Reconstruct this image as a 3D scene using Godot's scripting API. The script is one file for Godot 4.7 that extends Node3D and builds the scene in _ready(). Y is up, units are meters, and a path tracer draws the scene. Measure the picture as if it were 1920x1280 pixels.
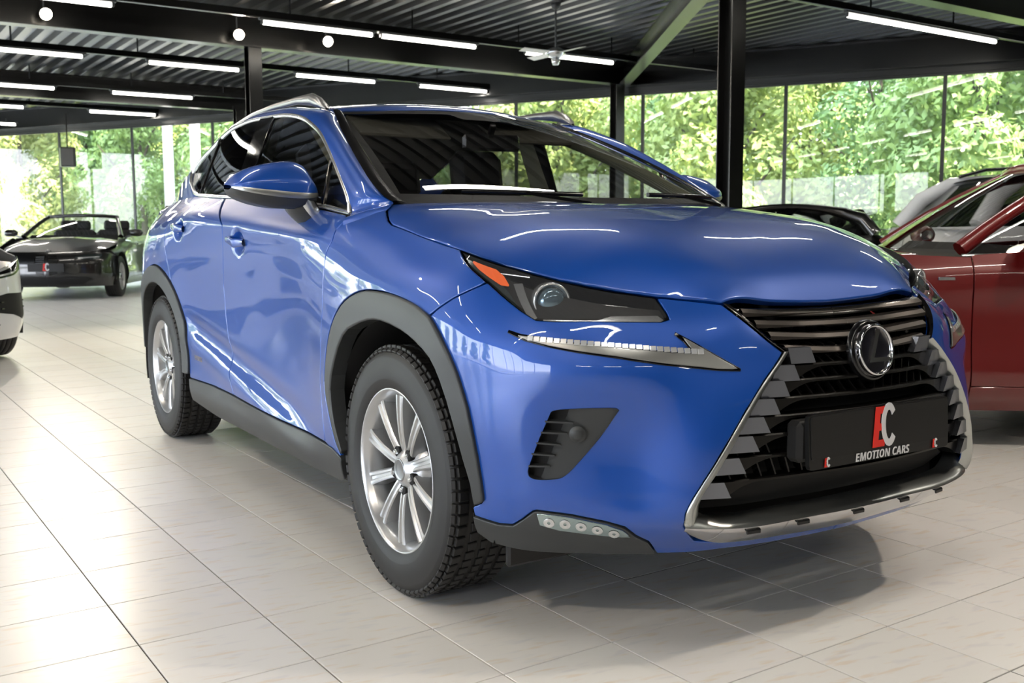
extends Node3D
# A car showroom: a blue crossover stands in front, other cars behind it, glass walls and green trees beyond.
# World axes: x to the right, y up, the camera looks along -z from x = z = 0.

var M := {}


func _ready() -> void:
	# --- camera
	var cam := Camera3D.new()
	cam.name = "camera"
	add_child(cam)
	cam.fov = 37.174
	cam.near = 0.05
	cam.far = 400.0
	cam.transform = Transform3D(Basis.from_euler(Vector3(-0.1086, 0.0, -0.00406)), Vector3(0, 1.0266, 0))
	cam.current = true
	var lens := CameraAttributesPhysical.new()
	lens.frustum_focal_length = 35.68
	lens.frustum_near = 0.05
	lens.frustum_far = 400.0
	lens.frustum_focus_distance = 2.9
	lens.exposure_aperture = 7.0
	cam.attributes = lens
	# --- sky, sun, exposure
	var env := Environment.new()
	env.background_mode = Environment.BG_SKY
	var sky := Sky.new()
	var sm := ProceduralSkyMaterial.new()
	sm.sky_top_color = Color(0.80, 0.88, 1.0)
	sm.sky_horizon_color = Color(0.97, 0.98, 1.0)
	sm.ground_bottom_color = Color(0.45, 0.45, 0.42)
	sm.ground_horizon_color = Color(0.75, 0.76, 0.74)
	sm.sky_energy_multiplier = 1.0
	sky.sky_material = sm
	env.sky = sky
	env.background_energy_multiplier = SKY
	env.tonemap_mode = Environment.TONE_MAPPER_LINEAR
	env.tonemap_exposure = EXPOSURE
	env.sdfgi_enabled = true
	env.ssao_enabled = true
	env.ssil_enabled = true
	var we := WorldEnvironment.new()
	we.name = "world"
	we.environment = env
	add_child(we)
	var sun := DirectionalLight3D.new()
	sun.name = "sun"
	add_child(sun)
	sun.light_color = Color(1.0, 0.96, 0.88)
	sun.light_energy = SUN
	sun.light_angular_distance = 0.6
	sun.shadow_enabled = true
	sun.look_at_from_position(Vector3.ZERO, Vector3(-0.62, -1.0, -0.42))
	# --- then the place and the things in it
	make_materials()
	build_hall()
	build_suv()
	build_other_cars()
	build_outside()


const SKY := 9.0
const SUN := 6.0
const EXPOSURE := 1.55


func make_materials() -> void:
	M.blue = coated(Color(0.0, 0.275, 0.63), 0.42, 0.25, 0.006)
	M.plastic_grey = mat(Color(0.19, 0.20, 0.205), 0.45)
	M.plastic_dark = mat(Color(0.06, 0.06, 0.065), 0.45)
	M.plastic_gloss = mat(Color(0.05, 0.05, 0.055), 0.18)
	M.piano_black = mat(Color(0.02, 0.02, 0.022), 0.05)
	M.lamp_black = mat(Color(0.012, 0.012, 0.013), 0.5, 0.0, 0.25)
	M.black = mat(Color(0.015, 0.015, 0.017), 0.7)
	M.liner = mat(Color(0.045, 0.045, 0.05), 0.75)
	M.frit = mat(Color(0.01, 0.01, 0.012), 0.5)
	M.windshield = pane(Color(0.02, 0.025, 0.025), 0.12)
	M.glass_side = pane(Color(0.02, 0.025, 0.025), 0.30)
	M.glass_dark = pane(Color(0.012, 0.013, 0.015), 0.80)
	M.lens_cover = pane(Color(0.8, 0.82, 0.85), 0.03)
	M.chrome = mat(Color(0.86, 0.86, 0.87), 0.06, 1.0)
	M.chrome_satin = mat(Color(0.82, 0.83, 0.84), 0.22, 0.9)
	M.chrome_dark = mat(Color(0.42, 0.41, 0.40), 0.16, 1.0)
	M.satin_silver = mat(Color(0.70, 0.71, 0.70), 0.30, 0.9)
	M.alu = mat(Color(0.62, 0.62, 0.62), 0.34, 0.9)
	M.grille_bronze = mat(Color(0.30, 0.28, 0.265), 0.30, 0.75)
	M.grille_black = mat(Color(0.085, 0.08, 0.078), 0.2, 0.4)
	M.grille_bar = mat(Color(0.17, 0.165, 0.16), 0.24, 0.8)
	M.facet = mat(Color(0.46, 0.47, 0.50), 0.26, 0.85)
	M.emblem_blue = coated(Color(0.008, 0.008, 0.06), 0.3, 0.0)
	M.plate_frame = mat(Color(0.025, 0.025, 0.028), 0.4)
	M.plate_black = mat(Color(0.03, 0.03, 0.033), 0.5)
	M.letter_red = mat(Color(0.86, 0.16, 0.11), 0.5)
	M.letter_white = mat(Color(0.82, 0.82, 0.83), 0.5)
	M.lens = mat(Color(0.42, 0.50, 0.55), 0.05, 0.6)
	M.orange = coated(Color(0.93, 0.40, 0.16), 0.35, 0.0)
	M.reflector_grey = mat(Color(0.22, 0.25, 0.25), 0.2, 0.5)
	M.drl = coated(Color(0.55, 0.55, 0.54), 0.3, 0.6)
	M.led_cell = coated(Color(0.78, 0.79, 0.80), 0.2, 0.5)
	M.fog_lens = coated(Color(0.55, 0.62, 0.63), 0.22, 0.9)
	M.tire = mat(Color(0.09, 0.09, 0.094), 0.55)
	M.alloy = mat(Color(0.76, 0.765, 0.77), 0.30, 0.85)
	M.cap = mat(Color(0.55, 0.56, 0.57), 0.25, 0.9)
	M.steel = mat(Color(0.30, 0.28, 0.27), 0.4, 0.8)
	M.interior_dark = mat(Color(0.035, 0.035, 0.038), 0.7)
	M.interior_beige = mat(Color(0.52, 0.52, 0.43), 0.8)
	M.headliner = mat(Color(0.22, 0.22, 0.19), 0.9)  # darker copy of the beige trim; pillars stay lighter as if lit from outside

# ---------------------------------------------------------------- helpers

class Surf:
	var nu: int
	var nv: int
	var u0: float
	var v0: float
	var du: float
	var dv: float
	var pts: PackedVector3Array

	func _init(a0: float, a1: float, na: int, b0: float, b1: float, nb: int, f: Callable) -> void:
		u0 = a0
		v0 = b0
		nu = na
		nv = nb
		du = (a1 - a0) / (na - 1)
		dv = (b1 - b0) / (nb - 1)
		for i in na + 2:
			for j in nb + 2:
				pts.append(f.call(u0 + (i - 1) * du, v0 + (j - 1) * dv))

	func basis4(t: float) -> Array:
		var s := 1.0 - t
		var t2 := t * t
		var t3 := t2 * t
		return [s * s * s / 6.0, (3.0 * t3 - 6.0 * t2 + 4.0) / 6.0, (-3.0 * t3 + 3.0 * t2 + 3.0 * t + 1.0) / 6.0, t3 / 6.0]

	func slope4(t: float) -> Array:
		var s := 1.0 - t
		return [-0.5 * s * s, (1.5 * t * t - 2.0 * t), (-1.5 * t * t + t + 0.5), 0.5 * t * t]

	func ev(u: float, v: float) -> Vector3:
		var a := (u - u0) / du
		var b := (v - v0) / dv
		var i := clampi(int(floor(a)), 0, nu - 2)
		var j := clampi(int(floor(b)), 0, nv - 2)
		var ba := basis4(a - i)
		var bb := basis4(b - j)
		var w := nv + 2
		var p := Vector3.ZERO
		for k in 4:
			var o := (i + k) * w + j
			p += (pts[o] * bb[0] + pts[o + 1] * bb[1] + pts[o + 2] * bb[2] + pts[o + 3] * bb[3]) * ba[k]
		return p

	func nrm(u: float, v: float) -> Vector3:
		var a := (u - u0) / du
		var b := (v - v0) / dv
		var i := clampi(int(floor(a)), 0, nu - 2)
		var j := clampi(int(floor(b)), 0, nv - 2)
		var ba := basis4(a - i)
		var bb := basis4(b - j)
		var da := slope4(a - i)
		var db := slope4(b - j)
		var w := nv + 2
		var pu := Vector3.ZERO
		var pv := Vector3.ZERO
		for k in 4:
			var o := (i + k) * w + j
			pu += (pts[o] * bb[0] + pts[o + 1] * bb[1] + pts[o + 2] * bb[2] + pts[o + 3] * bb[3]) * da[k]
			pv += (pts[o] * db[0] + pts[o + 1] * db[1] + pts[o + 2] * db[2] + pts[o + 3] * db[3]) * ba[k]
		return pv.cross(pu).normalized()


class Mb:
	var v := PackedVector3Array()
	var n := PackedVector3Array()
	var t := PackedVector2Array()
	var ix := PackedInt32Array()
	var has_uv := false

	func vert(p: Vector3, q: Vector3, uv := Vector2.ZERO) -> int:
		v.append(p)
		n.append(q)
		t.append(uv)
		return v.size() - 1

	func tri(a: int, b: int, c: int) -> void:
		var g := (v[b] - v[a]).cross(v[c] - v[a])
		if g.dot(n[a] + n[b] + n[c]) > 0.0:
			ix.append_array([a, c, b])
		else:
			ix.append_array([a, b, c])

	func quad(a: int, b: int, c: int, d: int) -> void:
		tri(a, b, c)
		tri(a, c, d)

	func face(ps: Array, out := Vector3.ZERO) -> void:
		var q: Vector3 = (ps[1] - ps[0]).cross(ps[2] - ps[0]).normalized()
		if out != Vector3.ZERO and q.dot(out) < 0.0:
			q = -q
		var i0 := v.size()
		for p in ps:
			vert(p, q)
		for k in range(1, ps.size() - 1):
			tri(i0, i0 + k, i0 + k + 1)

	# rows of equally long point lists become one smooth sheet
	func loft(rows: Array, closed := false) -> void:
		var m: int = rows[0].size()
		var c := rows.size()
		var i0 := v.size()
		for r in c:
			for k in m:
				var k0 := (k - 1 + m) % m if closed else maxi(k - 1, 0)
				var k1 := (k + 1) % m if closed else mini(k + 1, m - 1)
				var a: Vector3 = rows[r][k1] - rows[r][k0]
				var b: Vector3 = rows[mini(r + 1, c - 1)][k] - rows[maxi(r - 1, 0)][k]
				var q := a.cross(b)
				if q.length() < 1e-12:
					var r2 := 1 if r == 0 else c - 2
					var a2: Vector3 = rows[r2][k1] - rows[r2][k0]
					q = a2.cross(b)
				vert(rows[r][k], q.normalized(), Vector2(float(k) / maxf(m - 1, 1), float(r) / maxf(c - 1, 1)))
		for r in c - 1:
			for k in (m if closed else m - 1):
				var k1 := (k + 1) % m
				quad(i0 + r * m + k, i0 + r * m + k1, i0 + (r + 1) * m + k1, i0 + (r + 1) * m + k)

	# the same with hard edges between the rows
	func strips(rows: Array, closed := false) -> void:
		for r in rows.size() - 1:
			loft([rows[r], rows[r + 1]], closed)

	func box(c: Vector3, s: Vector3, b := Basis.IDENTITY, ch := 0.0) -> void:
		var h := s * 0.5
		if ch <= 0.0:
			for ax in 3:
				for sg in [-1.0, 1.0]:
					var a1 := (ax + 1) % 3
					var a2 := (ax + 2) % 3
					var ps := []
					for q in [[-1, -1], [1, -1], [1, 1], [-1, 1]]:
						var p := Vector3.ZERO
						p[ax] = sg * h[ax]
						p[a1] = q[0] * h[a1]
						p[a2] = q[1] * h[a2]
						ps.append(c + b * p)
					var o := Vector3.ZERO
					o[ax] = sg
					face(ps, b * o)
			return
		# chamfered: faces, edge strips, corners
		for ax in 3:
			var a1 := (ax + 1) % 3
			var a2 := (ax + 2) % 3
			for sg in [-1.0, 1.0]:
				var ps := []
				for q in [[-1, -1], [1, -1], [1, 1], [-1, 1]]:
					var p := Vector3.ZERO
					p[ax] = sg * h[ax]
					p[a1] = q[0] * (h[a1] - ch)
					p[a2] = q[1] * (h[a2] - ch)
					ps.append(c + b * p)
				var o := Vector3.ZERO
				o[ax] = sg
				face(ps, b * o)
			for s1 in [-1.0, 1.0]:
				for s2 in [-1.0, 1.0]:
					var es := []
					for q in [[-1, 0], [1, 0], [1, 1], [-1, 1]]:
						var p := Vector3.ZERO
						p[ax] = q[0] * (h[ax] - ch)
						p[a1] = s1 * (h[a1] - (ch if q[1] == 1 else 0.0))
						p[a2] = s2 * (h[a2] - (0.0 if q[1] == 1 else ch))
						es.append(c + b * p)
					var o := Vector3.ZERO
					o[a1] = s1
					o[a2] = s2
					face(es, b * o)
		for sx in [-1.0, 1.0]:
			for sy in [-1.0, 1.0]:
				for sz in [-1.0, 1.0]:
					face([c + b * Vector3(sx * h.x, sy * (h.y - ch), sz * (h.z - ch)), c + b * Vector3(sx * (h.x - ch), sy * h.y, sz * (h.z - ch)), c + b * Vector3(sx * (h.x - ch), sy * (h.y - ch), sz * h.z)], b * Vector3(sx, sy, sz))

	func bar(a: Vector3, b: Vector3, w: float, hgt: float, up := Vector3.UP, ch := 0.0) -> void:
		var x := (b - a).normalized()
		var z := x.cross(up).normalized()
		var y := z.cross(x)
		box((a + b) * 0.5, Vector3((b - a).length(), hgt, w), Basis(x, y, z), ch)

	func tube(path: PackedVector3Array, rad, sides := 8, caps := true) -> void:
		var rows := []
		var m := path.size()
		var up := Vector3.UP
		for k in m:
			var d := (path[mini(k + 1, m - 1)] - path[maxi(k - 1, 0)]).normalized()
			if k == 0 and absf(d.dot(up)) > 0.9:
				up = Vector3.RIGHT
			var x := d.cross(up).normalized()
			up = x.cross(d).normalized()
			var r: float = rad[k] if rad is Array else rad
			var ring := PackedVector3Array()
			for s in sides:
				var a := TAU * s / sides
				ring.append(path[k] + (x * cos(a) + up * sin(a)) * r)
			rows.append(ring)
		loft(rows, true)
		if caps:
			for e in [0, m - 1]:
				face(Array(rows[e]), (path[0] - path[1]) if e == 0 else (path[m - 1] - path[m - 2]))

	# profile: points (radius, height along the axis), turned about an axis
	func lathe(prof: Array, at := Vector3.ZERO, b := Basis.IDENTITY, sides := 32, hard := false) -> void:
		var rows := []
		for p in prof:
			var ring := PackedVector3Array()
			for s in sides:
				var a := TAU * s / sides
				ring.append(at + b * Vector3(p[0] * cos(a), p[1], p[0] * sin(a)))
			rows.append(ring)
		if hard:
			strips(rows, true)
		else:
			loft(rows, true)

	# a flat outline (in the x,y plane of b) given thickness along b.z
	func prism(outline: PackedVector2Array, depth: float, at := Vector3.ZERO, b := Basis.IDENTITY) -> void:
		var ids := Geometry2D.triangulate_polygon(outline)
		for sg in [0.0, 1.0]:
			var i0 := v.size()
			for p in outline:
				vert(at + b * Vector3(p.x, p.y, depth * sg), b.z * (1.0 if sg > 0.5 else -1.0))
			for k in range(0, ids.size(), 3):
				tri(i0 + ids[k], i0 + ids[k + 1], i0 + ids[k + 2])
		var cw := Geometry2D.is_polygon_clockwise(outline)
		for k in outline.size():
			var p := outline[k]
			var q := outline[(k + 1) % outline.size()]
			var o := Vector2(q.y - p.y, p.x - q.x) * (-1.0 if cw else 1.0)
			face([at + b * Vector3(p.x, p.y, 0), at + b * Vector3(q.x, q.y, 0), at + b * Vector3(q.x, q.y, depth), at + b * Vector3(p.x, p.y, depth)], b * Vector3(o.x, o.y, 0))

	func add(o: Mb, x := Transform3D.IDENTITY) -> void:
		var i0 := v.size()
		var flip := x.basis.determinant() < 0.0
		var nb := x.basis.inverse().transposed()
		for k in o.v.size():
			vert(x * o.v[k], (nb * o.n[k]).normalized(), o.t[k])
		for k in range(0, o.ix.size(), 3):
			if flip:
				ix.append_array([i0 + o.ix[k], i0 + o.ix[k + 2], i0 + o.ix[k + 1]])
			else:
				ix.append_array([i0 + o.ix[k], i0 + o.ix[k + 1], i0 + o.ix[k + 2]])

	func flipped() -> Mb:
		var o := Mb.new()
		o.has_uv = has_uv
		o.add(self, Transform3D(Basis.from_scale(Vector3(1, 1, -1)), Vector3.ZERO))
		return o

	func mesh() -> ArrayMesh:
		var a := []
		a.resize(Mesh.ARRAY_MAX)
		a[Mesh.ARRAY_VERTEX] = v
		a[Mesh.ARRAY_NORMAL] = n
		if has_uv:
			a[Mesh.ARRAY_TEX_UV] = t
		a[Mesh.ARRAY_INDEX] = ix
		var m := ArrayMesh.new()
		m.add_surface_from_arrays(Mesh.PRIMITIVE_TRIANGLES, a)
		return m


func hermite(xs: Array, ys: Array, x: float) -> float:
	var c := xs.size()
	if x <= xs[0]:
		return ys[0] + (ys[1] - ys[0]) / (xs[1] - xs[0]) * (x - xs[0])
	if x >= xs[c - 1]:
		return ys[c - 1] + (ys[c - 1] - ys[c - 2]) / (xs[c - 1] - xs[c - 2]) * (x - xs[c - 1])
	var i := 0
	while i < c - 2 and x >= xs[i + 1]:
		i += 1
	var hh: float = xs[i + 1] - xs[i]
	var d: float = (ys[i + 1] - ys[i]) / hh
	var m0 := d
	var m1 := d
	if i > 0:
		var h0: float = xs[i] - xs[i - 1]
		m0 = ((ys[i] - ys[i - 1]) / h0 * hh + d * h0) / (h0 + hh)
	if i < c - 2:
		var h2: float = xs[i + 2] - xs[i + 1]
		m1 = (d * h2 + (ys[i + 2] - ys[i + 1]) / h2 * hh) / (hh + h2)
	var t: float = (x - xs[i]) / hh
	var t2 := t * t
	var t3 := t2 * t
	return (2 * t3 - 3 * t2 + 1) * ys[i] + (t3 - 2 * t2 + t) * hh * m0 + (-2 * t3 + 3 * t2) * ys[i + 1] + (t3 - t2) * hh * m1


func v2(a: Array) -> PackedVector2Array:
	var o := PackedVector2Array()
	for k in range(0, a.size(), 2):
		o.append(Vector2(a[k], a[k + 1]))
	return o


func biggest(ps: Array) -> PackedVector2Array:
	var best := PackedVector2Array()
	var area := -1.0
	for p in ps:
		var lo := Vector2(1e9, 1e9)
		var hi := -lo
		for q in p:
			lo = lo.min(q)
			hi = hi.max(q)
		if (hi - lo).x * (hi - lo).y > area:
			area = (hi - lo).x * (hi - lo).y
			best = p
	return best


# corners of an outline rounded off twice
func soften(p: PackedVector2Array, r: float) -> PackedVector2Array:
	var o := PackedVector2Array()
	var c := p.size()
	for k in c:
		var a := p[(k - 1 + c) % c]
		var b := p[k]
		var d := p[(k + 1) % c]
		var la := minf(r, a.distance_to(b) * 0.4)
		var ld := minf(r, d.distance_to(b) * 0.4)
		var s := b + (a - b).normalized() * la
		var e := b + (d - b).normalized() * ld
		o.append(s)
		o.append(s * 0.25 + b * 0.5 + e * 0.25)
		o.append(e)
	return o


# a smooth curve through outline points, to turn a coarse trace into a clean edge
func smooth_line(p: PackedVector2Array, per := 4) -> PackedVector2Array:
	var o := PackedVector2Array()
	for k in p.size() - 1:
		var a := p[maxi(k - 1, 0)]
		var d := p[mini(k + 2, p.size() - 1)]
		for s in per:
			o.append(p[k].cubic_interpolate(p[k + 1], a, d, float(s) / per))
	o.append(p[p.size() - 1])
	return o


# fills an outline drawn on a surface with a fine mesh that follows the surface
func fill(mb: Mb, ch: Surf, poly: PackedVector2Array, step: Vector2, off: float, hole := PackedVector2Array()) -> void:
	var lo := Vector2(1e9, 1e9)
	var hi := -lo
	for q in poly:
		lo = lo.min(q)
		hi = hi.max(q)
	var nx := int(ceil((hi.x - lo.x) / step.x))
	var ny := int(ceil((hi.y - lo.y) / step.y))
	var edge := {}
	var c := poly.size()
	for k in c + hole.size():
		var a := poly[k] if k < c else hole[k - c]
		var b := poly[(k + 1) % c] if k < c else hole[(k - c + 1) % hole.size()]
		var m := int(ceil(maxf(absf(b.x - a.x) / step.x, absf(b.y - a.y) / step.y) * 6.0)) + 1
		for s in m + 1:
			var q := a.lerp(b, float(s) / m)
			var fx := (q.x - lo.x) / step.x
			var fy := (q.y - lo.y) / step.y
			for dx in [-0.08, 0.08]:
				for dy in [-0.08, 0.08]:
					edge[Vector2i(int(floor(fx + dx)), int(floor(fy + dy)))] = true
	var cache := {}
	for i in nx:
		for j in ny:
			var p0 := lo + Vector2(i, j) * step
			if edge.has(Vector2i(i, j)):
				var cell := PackedVector2Array([p0, p0 + Vector2(step.x, 0), p0 + step, p0 + Vector2(0, step.y)])
				var pieces := Geometry2D.intersect_polygons(cell, poly)
				if hole.size():
					var left := []
					for piece in pieces:
						left.append_array(Geometry2D.clip_polygons(piece, hole))
					pieces.assign(left)
				for piece in pieces:
					if piece.size() < 3:
						continue
					var ids := Geometry2D.triangulate_polygon(piece)
					var i0 := mb.v.size()
					for q in piece:
						var nn := ch.nrm(q.x, q.y)
						mb.vert(ch.ev(q.x, q.y) + nn * off, nn, q)
					for k in range(0, ids.size(), 3):
						mb.tri(i0 + ids[k], i0 + ids[k + 1], i0 + ids[k + 2])
			elif Geometry2D.is_point_in_polygon(p0 + step * 0.5, poly) and not (hole.size() and Geometry2D.is_point_in_polygon(p0 + step * 0.5, hole)):
				var id := []
				for q in [Vector2i(i, j), Vector2i(i + 1, j), Vector2i(i + 1, j + 1), Vector2i(i, j + 1)]:
					if not cache.has(q):
						var w: Vector2 = lo + Vector2(q) * step
						var nn := ch.nrm(w.x, w.y)
						cache[q] = mb.vert(ch.ev(w.x, w.y) + nn * off, nn, w)
					id.append(cache[q])
				mb.quad(id[0], id[1], id[2], id[3])


# a body panel: the outline shrunk by half a gap, a rounded rim and a turned-in edge
func panel(ch: Surf, outline: PackedVector2Array, step := 0.02, off := 0.0, gap := 0.002, bevel := 0.003, depth := 0.012, hole := PackedVector2Array()) -> Mb:
	var mb := Mb.new()
	var poly := outline
	if gap > 0.0:
		poly = biggest(Geometry2D.offset_polygon(outline, -gap))
	var pin := biggest(Geometry2D.offset_polygon(poly, -bevel))
	fill(mb, ch, pin, Vector2(step, step), off, hole)
	var ring := PackedVector2Array()
	for k in pin.size():
		var a := pin[k]
		var b := pin[(k + 1) % pin.size()]
		var m := maxi(1, int(ceil(a.distance_to(b) / step)))
		for s in m:
			ring.append(a.lerp(b, float(s) / m))
	var cw := Geometry2D.is_polygon_clockwise(pin)
	var c := ring.size()
	var i0 := mb.v.size()
	for k in c:
		var d := ring[(k + 1) % c] - ring[(k - 1 + c) % c]
		var o := Vector2(d.y, -d.x).normalized() * (-1.0 if cw else 1.0)
		var p := ring[k]
		var w := p + o * bevel
		var a := ch.ev(p.x, p.y)
		var b := ch.ev(w.x, w.y)
		var nn := ch.nrm(p.x, p.y)
		var out := (b - a).normalized()
		mb.vert(a + nn * off, nn, p)
		mb.vert(b + nn * (off - bevel * 0.8), (nn + out * 1.4).normalized(), p)
		mb.vert(b + nn * (off - bevel * 0.8), out, p)
		mb.vert(b + nn * (off - depth), out, p)
	for k in c:
		var q := (k + 1) % c
		mb.quad(i0 + k * 4, i0 + q * 4, i0 + q * 4 + 1, i0 + k * 4 + 1)
		mb.quad(i0 + k * 4 + 2, i0 + q * 4 + 2, i0 + q * 4 + 3, i0 + k * 4 + 3)
	return mb


func part(parent: Node3D, called: String, what, mat: Material, label := "") -> MeshInstance3D:
	var o := MeshInstance3D.new()
	o.name = called
	o.mesh = what if what is Mesh else what.mesh()
	o.material_override = mat
	parent.add_child(o, true)
	if label:
		o.set_meta("label", label)
	return o


var taken := {}

func numbered(called: String) -> String:
	taken[called] = taken.get(called, 0) + 1
	return called if taken[called] == 1 else "%s_%03d" % [called, taken[called] - 1]


func thing(called: String, label: String, category: String, at := Vector3.ZERO, turn := 0.0, group := "") -> Node3D:
	var o := Node3D.new()
	o.name = numbered(called)
	add_child(o)
	o.position = at
	o.rotation.y = turn
	o.set_meta("label", label)
	o.set_meta("category", category)
	if group:
		o.set_meta("group", group)
	return o


func structure(called: String, label := "") -> Node3D:
	var o := Node3D.new()
	o.name = called
	add_child(o)
	o.set_meta("kind", "structure")
	if label:
		o.set_meta("label", label)
	return o


func mat(c: Color, rough := 0.5, metal := 0.0, spec := 0.5) -> StandardMaterial3D:
	var m := StandardMaterial3D.new()
	m.albedo_color = c
	m.roughness = rough
	m.metallic = metal
	m.metallic_specular = spec
	return m


func coated(c: Color, rough: float, metal: float, coat_rough := 0.02) -> StandardMaterial3D:
	var m := mat(c, rough, metal)
	m.clearcoat_enabled = true
	m.clearcoat = 1.0
	m.clearcoat_roughness = coat_rough
	return m


func pane(c: Color, a: float) -> StandardMaterial3D:
	var m := mat(Color(c, a), 0.0)
	m.transparency = BaseMaterial3D.TRANSPARENCY_ALPHA
	m.cull_mode = BaseMaterial3D.CULL_DISABLED
	return m


func glow(c: Color, e: float) -> StandardMaterial3D:
	var m := mat(c, 0.6)
	m.emission_enabled = true
	m.emission = c
	m.emission_energy_multiplier = e
	return m


func lettering(parent: Node3D, called: String, text: String, size: float, at: Transform3D, m: Material, bold := true, width := 1.0, slant := 0.0, deep := 0.001) -> MeshInstance3D:
	var f := SystemFont.new()
	f.font_names = PackedStringArray(["Droid Sans"])
	f.font_weight = 700 if bold else 400
	var tm := TextMesh.new()
	tm.text = text
	tm.font = f
	tm.font_size = 64
	tm.pixel_size = size / 46.0
	tm.depth = deep
	var o := MeshInstance3D.new()
	o.name = called
	o.mesh = tm
	o.material_override = m
	parent.add_child(o, true)
	var b := at.basis * Basis(Vector3(width, 0, 0), Vector3(slant, 1, 0), Vector3(0, 0, 1))
	o.transform = Transform3D(b, at.origin)
	return o

# ---------------------------------------------------------------- the hall

const UX := 0.8269
const UZ := 0.5624
const BEAM_Y := 3.6
const DECK_Y := 4.08
const RAIL_Y := 3.74
const TILE_U := 0.3277
const TILE_V := 0.3302
# corners of the hall on the ground: far left, far right, near right, near left
const CORNERS := [[-17.0, -28.13], [14.06, -13.14], [14.06, 9.0], [-17.0, 9.0]]
const ORD := ["first", "second", "third", "fourth", "fifth", "sixth", "seventh", "eighth", "ninth", "tenth", "eleventh", "twelfth", "thirteenth", "fourteenth", "fifteenth", "sixteenth", "seventeenth", "eighteenth", "nineteenth", "twentieth"]


# a point given along the tile rows (u), across them towards the camera (v) and its height
func uv3(u: float, v: float, y := 0.0) -> Vector3:
	return Vector3(u * UX + v * UZ, y, -(u * UZ - v * UX))


# where a line of constant u or v runs inside the hall
func clip_line(a: Vector3, b: Vector3) -> Array:
	var t0 := 0.0
	var t1 := 1.0
	for k in 4:
		var p := Vector2(CORNERS[k][0], CORNERS[k][1])
		var q := Vector2(CORNERS[(k + 1) % 4][0], CORNERS[(k + 1) % 4][1])
		var n := Vector2(-(q - p).y, (q - p).x)
		var da := n.dot(Vector2(a.x, a.z) - p)
		var db := n.dot(Vector2(b.x, b.z) - p)
		if da < 0.0 and db < 0.0:
			return []
		if da < 0.0:
			t0 = maxf(t0, da / (da - db))
		elif db < 0.0:
			t1 = minf(t1, da / (da - db))
	return [] if t0 >= t1 else [a.lerp(b, t0), a.lerp(b, t1)]


func wall_at(t: float, y := 0.0, out := 0.0) -> Vector3:
	return Vector3(-12.96 + 0.90055 * t - 0.43476 * -out, y, -(26.18 - 0.43476 * t + 0.90055 * out))


func tile_texture() -> ImageTexture:
	var im := Image.create(1024, 1024, false, Image.FORMAT_RGB8)
	var n := FastNoiseLite.new()
	n.seed = 5
	n.noise_type = FastNoiseLite.TYPE_SIMPLEX_SMOOTH
	n.frequency = 0.012
	n.fractal_octaves = 4
	var n2 := FastNoiseLite.new()
	n2.seed = 17
	n2.frequency = 0.01
	n2.fractal_octaves = 3
	for ty in 4:
		for tx in 4:
			var ox := tx * 911.0
			var oy := ty * 733.0
			var tone := 0.012 * sin(tx * 2.1 + ty * 3.7)
			for y in 256:
				for x in 256:
					var sx0 := x + 0.35 * y
					var v := n.get_noise_2d(ox + sx0 * 0.55, oy + y * 3.2 - x * 0.5)
					var w := n2.get_noise_2d(ox + sx0 * 0.6 + 50.0, oy + y * 2.4 - x * 0.4)
					var c := Color(0.925 + tone, 0.915 + tone, 0.90 + tone)
					c = c.lerp(Color(0.88, 0.80, 0.70), clampf((v - 0.26) * 1.3, 0.0, 0.42))
					c = c.lerp(Color(0.82, 0.82, 0.84), clampf((w - 0.32) * 1.2, 0.0, 0.3))
					im.set_pixel(tx * 256 + x, ty * 256 + y, c)
	return ImageTexture.create_from_image(im)


func tile_piece(mb: Mb, at: Vector3, variant: int, full: bool) -> void:
	var hx := TILE_U * 0.5 - 0.002
	var hz := TILE_V * 0.5 - 0.002
	var x := uv3(1, 0)
	var z := uv3(0, 1)
	var o := Vector2(variant % 4, variant / 4) * 0.25
	var ch := 0.0009
	var i0 := mb.v.size()
	var cs := [[-1, -1], [1, -1], [1, 1], [-1, 1]]
	for c in cs:
		mb.vert(at + x * (c[0] * (hx - ch)) + z * (c[1] * (hz - ch)), Vector3.UP, o + Vector2(0.004 + (c[0] + 1) * 0.121, 0.004 + (c[1] + 1) * 0.121))
	mb.quad(i0, i0 + 1, i0 + 2, i0 + 3)
	for k in 4:
		var a: Array = cs[k]
		var b: Array = cs[(k + 1) % 4]
		var m: Vector3 = (x * (a[0] + b[0]) + z * (a[1] + b[1])) * 0.5
		var nn := (m + Vector3.UP).normalized()
		var j := mb.v.size()
		for e in [[a, hx - ch, hz - ch, 0.0], [b, hx - ch, hz - ch, 0.0], [b, hx, hz, -ch], [a, hx, hz, -ch]]:
			mb.vert(at + x * (e[0][0] * e[1]) + z * (e[0][1] * e[2]) + Vector3(0, e[3], 0), nn, o + Vector2(0.02, 0.02))
		mb.quad(j, j + 1, j + 2, j + 3)
		if full:
			j = mb.v.size()
			for e in [[a, -ch], [b, -ch], [b, -0.009], [a, -0.009]]:
				mb.vert(at + x * (e[0][0] * hx) + z * (e[0][1] * hz) + Vector3(0, e[1], 0), m.normalized(), o + Vector2(0.02, 0.02))
			mb.quad(j, j + 1, j + 2, j + 3)


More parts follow.
